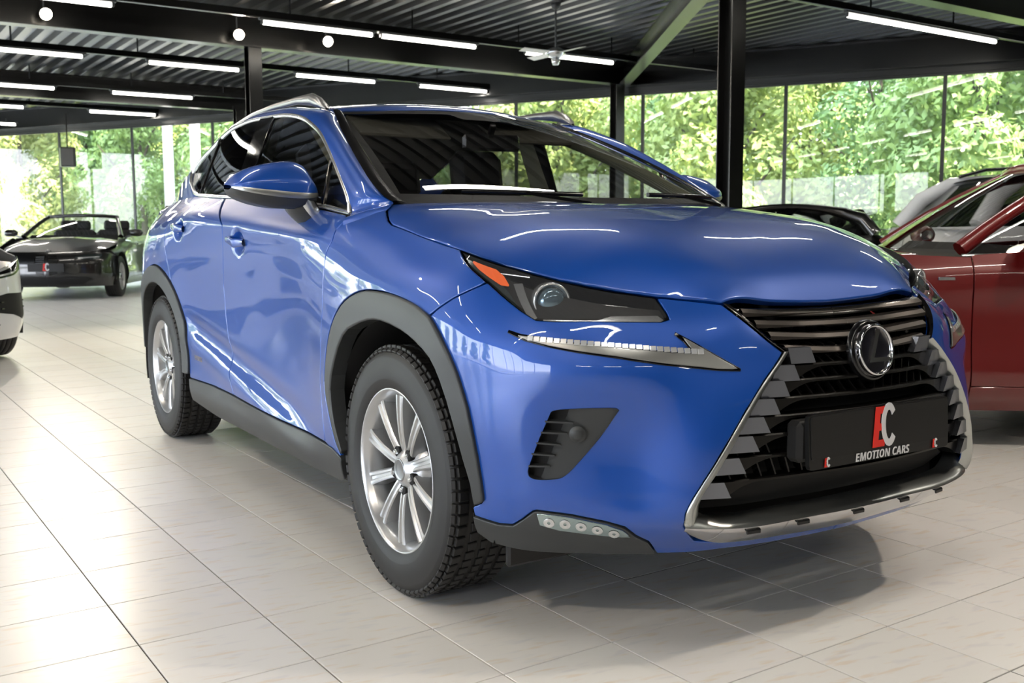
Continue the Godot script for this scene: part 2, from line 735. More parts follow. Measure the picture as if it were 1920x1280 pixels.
func build_floor() -> void:
	var fl := structure("floor", "glossy off-white marbled floor tiles in a diagonal grid")
	M.tile = mat(Color.WHITE, 0.3)
	M.tile.albedo_texture = tile_texture()
	M.grout = mat(Color(0.30, 0.29, 0.28), 0.9, 0.0, 0.2)
	var mb := Mb.new()
	var ps := []
	for c in CORNERS:
		ps.append(Vector3(c[0], -0.004, c[1]))
	mb.face(ps, Vector3.UP)
	var low := []
	for p in ps:
		low.append(p - Vector3(0, 0.2, 0))
	mb.face(low, Vector3.DOWN)
	for k in 4:
		mb.face([ps[k], ps[(k + 1) % 4], low[(k + 1) % 4], low[k]])
	part(fl, "screed", mb, M.grout)
	var hall := PackedVector2Array()
	for c in CORNERS:
		hall.append(Vector2(c[0], c[1]))
	var cells := []
	var inv := Transform3D(Basis.from_euler(Vector3(-0.1086, 0.0, -0.00406)), Vector3(0, 1.0266, 0)).inverse()
	for i in range(-60, 100):
		for j in range(-120, 60):
			var p := uv3(TILE_U * (i + 0.5 + 1.8301), TILE_V * (j + 0.5 - 6.7155))
			if not Geometry2D.is_point_in_polygon(Vector2(p.x, p.z), hall):
				continue
			var q := inv * p
			var seen := q.z < -0.5 and absf(q.x / q.z) < 0.55 and absf(q.y / q.z) < 0.38
			# hidden under the blue car
			var local := Transform3D(Basis(Vector3.UP, -1.00966), Vector3(0.42445, 0, -3.27989)).inverse() * p
			if seen and local.x > -3.6 and local.x < 0.2 and local.z < 0.35 and local.z > -1.2:
				seen = false
			cells.append([-q.z if seen else 1000.0 + p.length(), p, absi(i * 7 + j * 13 + (i * j) % 5) % 16])
	cells.sort_custom(func(a: Array, b: Array) -> bool: return a[0] < b[0])
	var variants := []
	for k in 16:
		mb = Mb.new()
		mb.has_uv = true
		tile_piece(mb, Vector3.ZERO, k, true)
		variants.append(mb.mesh())
	var rest := Mb.new()
	rest.has_uv = true
	for k in cells.size():
		if k < 300:
			var o := part(fl, "tile", variants[cells[k][2]], M.tile)
			o.position = cells[k][1]
		else:
			tile_piece(rest, cells[k][1], cells[k][2], false)
	part(fl, "tile_field", rest, M.tile).set_meta("kind", "stuff")


func i_beam(mb: Mb, a: Vector3, b: Vector3, wide: float, tall: float, tw := 0.014, tf := 0.022) -> void:
	mb.bar(a + Vector3(0, tf * 0.5, 0), b + Vector3(0, tf * 0.5, 0), wide, tf)
	mb.bar(a + Vector3(0, tall - tf * 0.5, 0), b + Vector3(0, tall - tf * 0.5, 0), wide, tf)
	mb.bar(a + Vector3(0, tall * 0.5, 0), b + Vector3(0, tall * 0.5, 0), tw, tall - 2.0 * tf)


func column(called: String, at: Vector3, top: float) -> void:
	var o := structure(called)
	var mb := Mb.new()
	var x := uv3(1, 0)
	var z := uv3(0, 1)
	for s in [-1.0, 1.0]:
		mb.box(at + z * (s * 0.088) + Vector3(0, top * 0.5, 0), Vector3(0.19, top, 0.014), Basis(x, Vector3.UP, z), 0.002)
	mb.box(at + Vector3(0, top * 0.5, 0), Vector3(0.012, top, 0.165), Basis(x, Vector3.UP, z))
	part(o, "column_shaft", mb, M.steel_black)
	mb = Mb.new()
	mb.box(at + Vector3(0, 0.012, 0), Vector3(0.3, 0.024, 0.3), Basis(x, Vector3.UP, z), 0.004)
	part(o, "base_plate", mb, M.steel_black)


func build_hall() -> void:
	M.steel_black = mat(Color(0.02, 0.02, 0.022), 0.26)
	M.deck = mat(Color(0.26, 0.265, 0.27), 0.34, 0.7)
	M.hall_glass = pane(Color(0.80, 0.86, 0.84), 0.04)
	M.frame_black = mat(Color(0.03, 0.03, 0.032), 0.35)
	M.tube = glow(Color(1.0, 0.98, 0.93), 9.0)
	M.bulb = glow(Color(1.0, 0.95, 0.86), 14.0)
	M.fitting = mat(Color(0.30, 0.31, 0.32), 0.4, 0.3)
	M.wall_dark = mat(Color(0.30, 0.29, 0.28), 0.7)
	build_floor()

	# --- ceiling: trapezoid steel deck, ribs along v
	var ce := structure("ceiling", "black corrugated steel roof deck")
	var mb := Mb.new()
	var pitch := 0.26
	var prof := [[0.0, 0.0], [0.09, 0.0], [0.115, 0.085], [0.235, 0.085], [0.26, 0.0]]
	var u := -24.0
	while u < 26.0:
		for k in 4:
			var e0 := clip_line(uv3(u + prof[k][0], -45.0), uv3(u + prof[k][0], 25.0))
			var e1 := clip_line(uv3(u + prof[k + 1][0], -45.0), uv3(u + prof[k + 1][0], 25.0))
			if e0.is_empty() or e1.is_empty():
				continue
			mb.face([e0[0] + Vector3(0, DECK_Y + prof[k][1], 0), e1[0] + Vector3(0, DECK_Y + prof[k + 1][1], 0), e1[1] + Vector3(0, DECK_Y + prof[k + 1][1], 0), e0[1] + Vector3(0, DECK_Y + prof[k][1], 0)], Vector3.DOWN)
		u += pitch
	part(ce, "roof_deck", mb, M.deck)
	mb = Mb.new()
	var lo := []
	var hi := []
	for c in CORNERS:
		var d := Vector2(c[0] + 1.5, c[1] + 9.5).normalized() * 1.2
		lo.append(Vector3(c[0] + d.x, DECK_Y + 0.09, c[1] + d.y))
		hi.append(Vector3(c[0] + d.x, DECK_Y + 0.35, c[1] + d.y))
	mb.face(lo, Vector3.DOWN)
	mb.face(hi, Vector3.UP)
	for k in 4:
		mb.face([lo[k], lo[(k + 1) % 4], hi[(k + 1) % 4], hi[k]])
	part(ce, "roof_slab", mb, M.frame_black)

	# --- main beams along u, secondary beams that carry the strip lights
	var n_trim := 10
	for v in [-21.6, -14.2, -7.22, 0.0, 7.2]:
		var e := clip_line(uv3(-40, v), uv3(40, v))
		if e.is_empty():
			continue
		mb = Mb.new()
		i_beam(mb, e[0] + Vector3(0, BEAM_Y, 0), e[1] + Vector3(0, BEAM_Y, 0), 0.22, DECK_Y - BEAM_Y)
		part(structure("trim_%d" % n_trim), "main_beam", mb, M.steel_black)
		n_trim += 1
	for v in [-24.1, -20.67, -16.74, -12.81, -8.42, -4.6, -0.75, 3.15]:
		var e := clip_line(uv3(-40, v), uv3(40, v))
		if e.is_empty():
			continue
		mb = Mb.new()
		var y := RAIL_Y
		mb.bar(e[0] + Vector3(0, y + 0.045, 0), e[1] + Vector3(0, y + 0.045, 0), 0.07, 0.09, Vector3.UP, 0.006)
		var ln: float = (e[1] - e[0]).length()
		var q := 0.9
		while q < ln:
			var p: Vector3 = e[0].lerp(e[1], q / ln)
			mb.bar(p + Vector3(0, y + 0.05, 0), p + Vector3(0, DECK_Y + 0.01, 0), 0.02, 0.02, Vector3.RIGHT)
			q += 1.8
		part(structure("trim_%d" % n_trim), "light_rail", mb, M.steel_black)
		n_trim += 1
	# diagonal brace and edge beam along the glass
	mb = Mb.new()
	i_beam(mb, uv3(12.1, -14.2, BEAM_Y), uv3(7.53, -7.22, BEAM_Y), 0.2, 0.3)
	part(structure("trim_5"), "diagonal_brace", mb, M.steel_black)
	mb = Mb.new()
	i_beam(mb, wall_at(-4.5, BEAM_Y, -0.16), wall_at(30.0, BEAM_Y, -0.16), 0.22, DECK_Y - BEAM_Y)
	part(structure("trim_6"), "edge_beam", mb, M.steel_black)
	column("trim_1", uv3(5.25, -14.2), BEAM_Y)
	column("trim_2", uv3(7.53, -7.22), BEAM_Y)
	column("trim_3", uv3(11.95, -14.2), BEAM_Y)
	column("trim_4", uv3(7.6, -21.5), BEAM_Y)

	# --- far glass wall
	var marks := [-4.5, -2.9, -0.4, 2.09, 4.5, 6.95, 9.45, 11.95, 14.5, 17.05, 19.6, 22.1, 24.6, 27.1, 30.0]
	for k in marks.size() - 1:
		glass_bay("window_%d" % (k + 1), wall_at(marks[k]), wall_at(marks[k + 1]), 3.5)
	var wf := structure("wall_far")
	mb = Mb.new()
	mb.bar(wall_at(-4.5, 3.80), wall_at(30.0, 3.80), 0.12, 0.60)
	part(wf, "fascia", mb, M.frame_black)
	# --- glass on the left and, in part, behind the camera; a closed wall on the right
	var nwin := marks.size()
	var c := []
	for q in CORNERS:
		c.append(Vector3(q[0], 0, q[1]))
	for k in 14:
		glass_bay("window_%d" % nwin, c[3].lerp(c[0], k / 14.0), c[3].lerp(c[0], (k + 1) / 14.0), 3.5)
		nwin += 1
	var split: Vector3 = c[2].lerp(c[3], 0.70)
	for k in 4:
		glass_bay("window_%d" % nwin, split.lerp(c[3], k / 4.0), split.lerp(c[3], (k + 1) / 4.0), 3.5)
		nwin += 1
	var wl := structure("wall_left")
	mb = Mb.new()
	mb.bar(c[3] + Vector3(0, 3.8, 0), c[0] + Vector3(0, 3.8, 0), 0.12, 0.6)
	part(wl, "fascia", mb, M.frame_black)
	var wr := structure("wall_right")
	mb = Mb.new()
	mb.bar(c[1] + Vector3(0.08, 2.05, 0), c[2] + Vector3(0.08, 2.05, 0), 0.16, 4.1)
	part(wr, "wall_slab", mb, M.wall_dark)
	var wb := structure("wall_back")
	mb = Mb.new()
	mb.bar(c[2] + Vector3(0, 2.05, 0.08), split + Vector3(0, 2.05, 0.08), 0.16, 4.1)
	mb.bar(split + Vector3(0, 3.8, 0.0), c[3] + Vector3(0, 3.8, 0.0), 0.12, 0.6)
	part(wb, "wall_slab", mb, M.wall_dark)
	build_lights()
	build_fittings()


func glass_bay(called: String, a: Vector3, b: Vector3, top: float) -> void:
	var o := structure(called)
	var mb := Mb.new()
	var up := Vector3(0, top, 0)
	mb.face([a + Vector3(0, 0.06, 0), b + Vector3(0, 0.06, 0), b + up, a + up])
	part(o, "pane", mb, M.hall_glass)
	mb = Mb.new()
	mb.bar(a + Vector3(0, 0.03, 0), b + Vector3(0, 0.03, 0), 0.08, 0.06)
	mb.bar(a + up - Vector3(0, 0.02, 0), b + up - Vector3(0, 0.02, 0), 0.06, 0.04)
	part(o, "frame", mb, M.frame_black)
	mb = Mb.new()
	mb.bar(a, a + up, 0.035, 0.06, (b - a).normalized())
	part(o, "mullion", mb, M.frame_black)


func tube_light(label: String, group: String, a: Vector3, b: Vector3) -> void:
	var mid := (a + b) * 0.5
	var o := thing("strip_light", label, "light", mid, 0.0, group)
	var x := (b - a).normalized()
	var z := x.cross(Vector3.UP)
	var ln := (b - a).length()
	var bs := Basis(x, Vector3.UP, z)
	var mb := Mb.new()
	mb.box(Vector3(0, 0.045, 0), Vector3(ln + 0.12, 0.03, 0.06), bs, 0.006)
	for s in [-1.0, 1.0]:
		mb.box(x * (s * (ln * 0.5 + 0.02)) + Vector3(0, 0.005, 0), Vector3(0.03, 0.05, 0.04), bs, 0.004)
	for s in [-0.35, 0.35]:
		mb.bar(x * (s * ln) + Vector3(0, 0.05, 0), x * (s * ln) + Vector3(0, maxf(RAIL_Y - mid.y, 0.06) + 0.004, 0), 0.012, 0.012, z)
	part(o, "fixture", mb, M.fitting)
	mb = Mb.new()
	mb.tube(PackedVector3Array([-x * ln * 0.5, x * ln * 0.5]), 0.028, 12)
	part(o, "tube", mb, M.tube)
	var l := AreaLight3D.new()
	l.name = "light"
	l.area_size = Vector2(ln, 0.04)
	l.light_color = Color(1.0, 0.98, 0.94)
	l.light_energy = TUBE
	l.shadow_enabled = true
	l.area_range = 60.0
	o.add_child(l)
	l.transform = Transform3D(Basis(x, z, x.cross(z)), Vector3(0, -0.032, 0))
	if l.transform.basis.z.y < 0.0:
		l.transform.basis = Basis(x, -z, x.cross(-z))


const TUBE := 1.1
const SPOT := 8.0


func build_lights() -> void:
	var rows := {
		-12.81: [[0.28, 1.48], [1.92, 3.03], [4.89, 6.42], [6.58, 8.08], [8.99, 10.67]],
		-16.74: [[2.03, 3.5], [4.5, 5.93], [6.95, 8.42], [9.36, 10.8]],
		-20.67: [[2.3, 3.8], [4.85, 6.35]],
		-24.1: [[2.3, 3.8], [5.15, 6.55]],
		-27.2: [[2.8, 4.1]],
		-8.42: [[-7.2, -5.6], [-4.4, -2.8], [4.6, 6.2], [10.83, 14.1]],
		-4.6: [[-8.6, -7.0], [-5.8, -4.2], [-3.0, -1.4], [-0.2, 1.4], [2.6, 4.2], [5.4, 7.0], [8.2, 9.8]],
		-0.75: [[-8.2, -6.6], [-5.4, -3.8], [-2.6, -1.0], [0.2, 1.8], [3.0, 4.6], [5.8, 7.4]],
		3.15: [[-6.8, -5.2], [-4.0, -2.4], [-1.2, 0.4], [1.6, 3.2]],
	}
	var names := {-12.81: "along the front of the nearest long roof beam", -16.74: "in the second row behind the long beam", -20.67: "in the third row under the roof", -24.1: "in the fourth row under the roof", -27.2: "beside the far glass wall", -8.42: "in the row by the ceiling fan", -4.6: "in the row above the blue car", -0.75: "in the row over the camera", 3.15: "in the row behind the camera"}
	for v in rows:
		var k := 0
		for e in rows[v]:
			tube_light("white strip light, %s from the left %s" % [ORD[k], names[v]], "strip lights under the roof", uv3(e[0], v, 3.685 if v > -26.0 else 3.61), uv3(e[1], v, 3.685 if v > -26.0 else 3.61))
			k += 1
	var spots := [[uv3(2.52, -13.95), uv3(3.0, -4.0), "round spotlight at the far left of the long roof beam"], [uv3(4.97, -13.95), uv3(4.0, -4.0), "round spotlight in front of the dark column behind the car"], [uv3(6.2, -13.75), uv3(5.0, -4.0), "round spotlight right of the dark column behind the car"], [uv3(-1.6, -7.1), uv3(1.5, -3.0), "round spotlight on the beam left of the car"], [uv3(4.2, -0.2), uv3(3.6, -2.4), "round spotlight on the beam above the camera"], [uv3(-2.4, -0.2), uv3(1.5, -2.6), "round spotlight on the beam left of the camera"]]
	var n_spot := 0
	for s in spots:
		var at: Vector3 = s[0] + Vector3(0, 3.72, 0)
		var o := thing("spotlight", s[2], "spotlight", at, 0.0, "spotlights on the roof beams")
		var d: Vector3 = (s[1] + Vector3(0, 0.6, 0) - at).normalized()
		var side := d.cross(Vector3.UP).normalized()
		var bs := Basis(side, d, side.cross(d))
		var mb := Mb.new()
		mb.lathe([[0.0, -0.16], [0.03, -0.16], [0.05, -0.13], [0.058, -0.05], [0.062, 0.0], [0.066, 0.0], [0.060, -0.06], [0.052, -0.135]], Vector3.ZERO, bs, 24)
		part(o, "can", mb, M.fitting)
		mb = Mb.new()
		mb.bar(-d * 0.12, -d * 0.12 + Vector3(0, 0.22, 0), 0.014, 0.014, side)
		part(o, "bracket", mb, M.fitting)
		mb = Mb.new()
		mb.lathe([[0.0, 0.055], [0.03, 0.05], [0.058, 0.03], [0.072, 0.0], [0.06, -0.03], [0.0, -0.04]], Vector3.ZERO, bs, 24)  # glowing shape widened beyond the bulb to take in its halo
		part(o, "bulb", mb, M.bulb)
		var l := SpotLight3D.new()
		l.name = "light"
		l.light_color = Color(1.0, 0.94, 0.86)
		l.light_energy = SPOT * (1.0 if n_spot < 3 else 0.4)
		n_spot += 1
		l.spot_angle = 48.0
		l.spot_angle_attenuation = 0.6
		l.spot_range = 60.0
		l.light_size = 0.05
		l.shadow_enabled = true
		o.add_child(l)
		l.look_at_from_position(at + d * 0.07, at + d, Vector3.UP if absf(d.y) < 0.95 else Vector3.RIGHT)


func build_fittings() -> void:
	# ceiling fan
	var at := uv3(8.45, -11.34, 3.42)
	var o := thing("ceiling_fan", "white four-blade ceiling fan hanging from the black roof deck", "fan", at)
	M.fan_white = mat(Color(0.82, 0.82, 0.80), 0.4)
	var mb := Mb.new()
	mb.tube(PackedVector3Array([Vector3(0, 0.05, 0), Vector3(0, DECK_Y - at.y, 0)]), 0.014, 10)
	mb.lathe([[0.0, DECK_Y - at.y - 0.09], [0.05, DECK_Y - at.y - 0.07], [0.075, DECK_Y - at.y], [0.0, DECK_Y - at.y]], Vector3.ZERO, Basis.IDENTITY, 20)
	part(o, "rod", mb, M.fitting)
	mb = Mb.new()
	mb.lathe([[0.0, -0.07], [0.05, -0.07], [0.10, -0.04], [0.13, 0.0], [0.12, 0.04], [0.06, 0.07], [0.0, 0.075]], Vector3.ZERO, Basis.IDENTITY, 28)
	part(o, "motor", mb, M.chrome_satin)
	mb = Mb.new()
	mb.lathe([[0.0, -0.16], [0.04, -0.155], [0.055, -0.12], [0.055, -0.07], [0.0, -0.07]], Vector3.ZERO, Basis.IDENTITY, 24)
	part(o, "switch_cup", mb, M.chrome_satin)
	for k in 4:
		mb = Mb.new()
		var bs := Basis(Vector3.UP, TAU * k / 4.0 + 0.62) * Basis(Vector3.RIGHT, 0.2)
		mb.box(bs * Vector3(0.36, 0, 0), Vector3(0.42, 0.008, 0.13), bs, 0.003)
		mb.box(bs * Vector3(0.14, 0, 0), Vector3(0.10, 0.01, 0.03), bs, 0.003)
		part(o, "blade", mb, M.fan_white)
	# loudspeaker in front of the left windows
	var sp := Vector3(-10.6, 2.82, -24.6)
	o = thing("loudspeaker", "black box loudspeaker hung before the left windows", "speaker", sp, 0.5)
	mb = Mb.new()
	mb.box(Vector3.ZERO, Vector3(0.34, 0.46, 0.26), Basis.IDENTITY, 0.015)
	part(o, "cabinet", mb, M.frame_black)
	mb = Mb.new()
	mb.box(Vector3(-0.02, 0, 0.133), Vector3(0.26, 0.40, 0.01), Basis.IDENTITY, 0.004)
	part(o, "grille", mb, M.wall_dark)
	mb = Mb.new()
	mb.bar(Vector3(0, 0.2, 0), Vector3(0, 1.0, 0), 0.03, 0.03, Vector3.RIGHT)
	part(o, "hanger", mb, M.frame_black)
	# round fittings on the far edge beam
	for q in [[1430, 130], [1855, 105]]:
		pass

# ---------------------------------------------------------------- measured shape of the blue car, in metres from the ground under its front axle
const REF := [[0.9, 0], [0.885, 0.2], [0.845, 0.36], [0.79, 0.48], [0.725, 0.61], [0.635, 0.73], [0.52, 0.825], [0.36, 0.885], [0.18, 0.905], [0, 0.91], [-0.42, 0.91], [-0.65, 0.905], [-1, 0.9], [-1.5, 0.9], [-2.1, 0.9], [-2.66, 0.9], [-3, 0.88], [-3.3, 0.82], [-3.5, 0.7], [-3.64, 0.5], [-3.7, 0.25], [-3.71, 0]]
const PROF := [
	[[0.18, 0.24, 0.33, 0.45, 0.55, 0.65, 0.727, 0.78, 0.835, 0.87, 1], [-0.16, -0.11, -0.026, 0.02, 0.035, 0.02, 0, -0.05, -0.148, -0.2, -0.45]],
	[[0.18, 0.24, 0.33, 0.45, 0.55, 0.65, 0.727, 0.78, 0.84, 0.88, 1], [-0.15, -0.105, -0.02, 0.02, 0.034, 0.02, -0.003, -0.05, -0.14, -0.2, -0.42]],
	[[0.18, 0.24, 0.33, 0.45, 0.55, 0.65, 0.72, 0.76, 0.8, 0.85, 0.88, 1], [-0.13, -0.083, 0.01, 0.035, 0.04, 0.025, 0.003, -0.01, -0.035, -0.088, -0.125, -0.35]],
	[[0.18, 0.24, 0.3, 0.34, 0.45, 0.55, 0.65, 0.72, 0.77, 0.82, 0.86, 0.9, 1], [-0.1, -0.063, 0, 0.04, 0.055, 0.05, 0.03, 0.005, -0.02, -0.066, -0.12, -0.17, -0.3]],
	[[0.18, 0.24, 0.3, 0.34, 0.4, 0.48, 0.56, 0.62, 0.67, 0.71, 0.745, 0.78, 0.82, 0.86, 0.92, 1], [-0.11, -0.083, -0.02, 0.008, 0.006, -0.004, -0.004, 0.006, 0.018, 0.016, -0.002, -0.035, -0.07, -0.115, -0.19, -0.3]],
	[[0.18, 0.24, 0.3, 0.36, 0.44, 0.52, 0.6, 0.66, 0.71, 0.75, 0.78, 0.82, 0.86, 0.92, 1], [-0.11, -0.08, -0.034, -0.008, -0.008, -0.012, -0.006, 0.006, 0.006, -0.008, -0.022, -0.05, -0.085, -0.16, -0.27]],
	[[0.18, 0.24, 0.3, 0.36, 0.45, 0.55, 0.65, 0.72, 0.78, 0.82, 0.87, 0.92, 0.97, 1.03], [-0.09, -0.058, -0.02, -0.004, 0.004, 0.008, 0.005, 0, -0.012, -0.03, -0.065, -0.115, -0.175, -0.26]],
	[[0.18, 0.24, 0.3, 0.36, 0.45, 0.55, 0.65, 0.75, 0.82, 0.87, 0.92, 0.97, 1, 1.05], [-0.08, -0.05, -0.01, 0, 0.006, 0.012, 0.012, 0.008, -0.006, -0.028, -0.06, -0.1, -0.13, -0.2]],
	[[0.18, 0.24, 0.35, 0.55, 0.75, 0.82, 0.88, 0.93, 0.98, 1.03, 1.08], [-0.05, -0.04, 0, 0.01, 0.012, 0.006, -0.012, -0.04, -0.085, -0.15, -0.22]],
	[[0.18, 0.24, 0.35, 0.55, 0.75, 0.85, 0.9, 0.96, 1, 1.05, 1.1], [-0.04, -0.03, 0, 0.01, 0.012, 0.005, -0.008, -0.042, -0.073, -0.13, -0.21]],
	[[0.2, 0.25, 0.3, 0.36, 0.5, 0.65, 0.78, 0.88, 0.95, 1, 1.05, 1.09, 1.13], [-0.06, -0.03, -0.012, -0.002, 0.005, 0.005, 0.002, -0.004, -0.014, -0.03, -0.062, -0.115, -0.18]],
	[[0.2, 0.25, 0.3, 0.36, 0.5, 0.65, 0.78, 0.88, 0.97, 1.02, 1.05, 1.09, 1.13], [-0.05, -0.02, -0.006, -0.008, -0.014, -0.014, -0.01, -0.008, -0.01, -0.018, -0.045, -0.095, -0.16]],
	[[0.2, 0.25, 0.3, 0.36, 0.5, 0.65, 0.85, 0.98, 1.035, 1.05, 1.09, 1.13, 1.17], [-0.05, -0.014, 0, -0.004, -0.02, -0.027, -0.022, -0.016, -0.016, -0.026, -0.07, -0.105, -0.13]],
	[[0.2, 0.25, 0.3, 0.36, 0.5, 0.65, 0.8, 0.92, 1.02, 1.06, 1.075, 1.12, 1.16, 1.2], [-0.05, -0.014, 0, -0.003, -0.018, -0.026, -0.024, -0.018, -0.013, -0.013, -0.022, -0.065, -0.103, -0.13]],
	[[0.2, 0.26, 0.3, 0.36, 0.5, 0.65, 0.8, 0.93, 1.05, 1.09, 1.11, 1.15, 1.18, 1.22], [-0.04, -0.01, 0, 0, -0.008, -0.012, -0.008, 0, 0, -0.006, -0.022, -0.075, -0.118, -0.15]],
	[[0.2, 0.35, 0.6, 0.85, 0.95, 1.03, 1.08, 1.14, 1.2, 1.26, 1.35], [-0.02, 0.01, 0.018, 0.02, 0.018, 0, -0.03, -0.09, -0.145, -0.17, -0.2]],
	[[0.2, 0.35, 0.6, 0.85, 0.95, 1.05, 1.12, 1.2, 1.3, 1.4], [-0.02, 0.01, 0.02, 0.025, 0.015, -0.02, -0.08, -0.155, -0.19, -0.22]],
]
const PROF_REAR := [[0.2, 0.35, 0.5, 0.7, 0.85, 1, 1.1, 1.2, 1.3, 1.5], [-0.08, -0.01, 0, 0, -0.01, -0.04, -0.07, -0.105, -0.14, -0.3]]
const HOOD_X := [-0.4, -0.2, 0, 0.2, 0.4, 0.55, 0.65, 0.7, 0.75, 0.79]
const HOOD := [
	[[0, 0.5, 0.7, 0.768, 0.82, 0.9], [1.13, 1.125, 1.115, 1.1, 1.07, 1]],
	[[0, 0.3, 0.5, 0.65, 0.75, 0.804, 0.85, 0.95], [1.119, 1.119, 1.113, 1.1, 1.082, 1.06, 1.03, 0.95]],
	[[0, 0.3, 0.5, 0.62, 0.73, 0.814, 0.87, 0.95], [1.108, 1.105, 1.092, 1.075, 1.05, 1.018, 0.98, 0.9]],
	[[0, 0.3, 0.5, 0.585, 0.7, 0.806, 0.87, 0.95], [1.083, 1.079, 1.066, 1.054, 1.02, 0.983, 0.945, 0.88]],
	[[0, 0.3, 0.45, 0.52, 0.65, 0.735, 0.8, 0.95], [1.043, 1.037, 1.024, 1.01, 0.968, 0.931, 0.895, 0.8]],
	[[0, 0.25, 0.4, 0.46, 0.53, 0.61, 0.7, 0.95], [0.995, 0.99, 0.974, 0.958, 0.928, 0.888, 0.83, 0.64]],
	[[0, 0.2, 0.36, 0.43, 0.48, 0.55, 0.95], [0.942, 0.939, 0.926, 0.9, 0.864, 0.81, 0.5]],
	[[0, 0.2, 0.34, 0.41, 0.46, 0.95], [0.905, 0.903, 0.891, 0.862, 0.82, 0.45]],
	[[0, 0.2, 0.36, 0.42, 0.5, 0.95], [0.84, 0.843, 0.842, 0.81, 0.75, 0.4]],
	[[0, 0.2, 0.36, 0.42, 0.5, 0.95], [0.78, 0.78, 0.775, 0.745, 0.69, 0.3]],
]
const O_LAMP := [1.23, 0.98, 1.13, 0.962, 1.036, 0.94, 0.946, 0.922, 0.857, 0.906, 0.775, 0.892, 0.695, 0.88, 0.617, 0.871, 0.574, 0.866, 0.563, 0.849, 0.554, 0.827, 0.554, 0.817, 0.574, 0.812, 0.657, 0.813, 0.767, 0.815, 0.848, 0.814, 0.895, 0.816, 0.944, 0.838, 1.001, 0.867, 1.065, 0.901, 1.148, 0.939, 1.224, 0.976]
const O_BUMPER := [1.233, 0.808, 1.201, 0.831, 1.154, 0.859, 1.109, 0.88, 1.065, 0.901, 1.001, 0.867, 0.944, 0.838, 0.895, 0.816, 0.848, 0.814, 0.767, 0.815, 0.657, 0.813, 0.574, 0.812, 0.554, 0.817, 0.554, 0.827, 0.563, 0.849, 0.574, 0.866, 0.493, 0.858, 0.415, 0.849, 0.365, 0.806, 0.319, 0.765, 0.282, 0.737, 0.348, 0.67, 0.395, 0.608, 0.449, 0.524, 0.492, 0.456, 0.523, 0.406, 0.538, 0.37, 0.537, 0.338, 0.522, 0.312, 0.497, 0.283, 0.464, 0.277, 0.429, 0.277, 0.3, 0.268, 0.1, 0.262, 0, 0.26, 0, 0.235, 0.2, 0.236, 0.414, 0.242, 0.485, 0.239, 0.576, 0.236, 0.609, 0.28, 0.644, 0.3, 0.671, 0.325, 0.715, 0.337, 0.801, 0.35, 0.885, 0.356, 0.894, 0.353, 0.924, 0.329, 0.952, 0.311, 0.993, 0.308, 1.069, 0.317, 1.072, 0.34, 1.065, 0.345, 1.055, 0.349, 1.047, 0.354, 1.042, 0.356, 1.039, 0.359, 1.038, 0.372, 1.04, 0.399, 1.045, 0.434, 1.051, 0.472, 1.058, 0.512, 1.067, 0.553, 1.077, 0.591, 1.089, 0.622, 1.101, 0.649, 1.114, 0.675, 1.129, 0.699, 1.145, 0.722, 1.164, 0.744, 1.188, 0.768, 1.214, 0.791]
const O_FENDER := [1.762, 1.093, 1.672, 1.06, 1.628, 1.047, 1.538, 1.032, 1.411, 1.008, 1.294, 0.989, 1.23, 0.98, 1.148, 0.939, 1.065, 0.901, 1.109, 0.88, 1.154, 0.859, 1.201, 0.831, 1.233, 0.808, 1.252, 0.815, 1.28, 0.826, 1.311, 0.835, 1.342, 0.842, 1.376, 0.848, 1.412, 0.853, 1.452, 0.857, 1.493, 0.86, 1.533, 0.861, 1.57, 0.861, 1.606, 0.859, 1.642, 0.854, 1.682, 0.846, 1.723, 0.834, 1.762, 0.82, 1.796, 0.802, 1.826, 0.782, 1.852, 0.759, 1.875, 0.733, 1.896, 0.703, 1.914, 0.67, 1.931, 0.632, 1.944, 0.59, 1.951, 0.551, 1.947, 0.521, 1.936, 0.496, 1.921, 0.469, 1.904, 0.437, 1.887, 0.403, 1.873, 0.374, 1.858, 0.352, 1.842, 0.335, 1.832, 0.323, 1.853, 0.326, 1.97, 0.351, 1.967, 0.364, 1.974, 0.41, 1.998, 0.537, 1.979, 0.674, 1.953, 0.787, 1.95, 0.861, 1.946, 0.912, 1.944, 0.963, 1.923, 1, 1.933, 1.033, 1.918, 1.065]
const O_FDOOR := [1.918, 1.065, 1.933, 1.033, 1.923, 1, 1.944, 0.963, 1.946, 0.912, 1.95, 0.861, 1.953, 0.787, 1.979, 0.674, 1.998, 0.537, 1.974, 0.41, 1.967, 0.364, 1.97, 0.351, 2.208, 0.353, 2.459, 0.358, 2.747, 0.363, 2.954, 0.368, 3.024, 0.45, 3.054, 0.524, 3.086, 0.609, 3.11, 0.69, 3.118, 0.811, 3.084, 0.955, 3.066, 1.055, 3.334, 1.172, 2.974, 1.16, 2.474, 1.128, 2.174, 1.1, 1.974, 1.082]
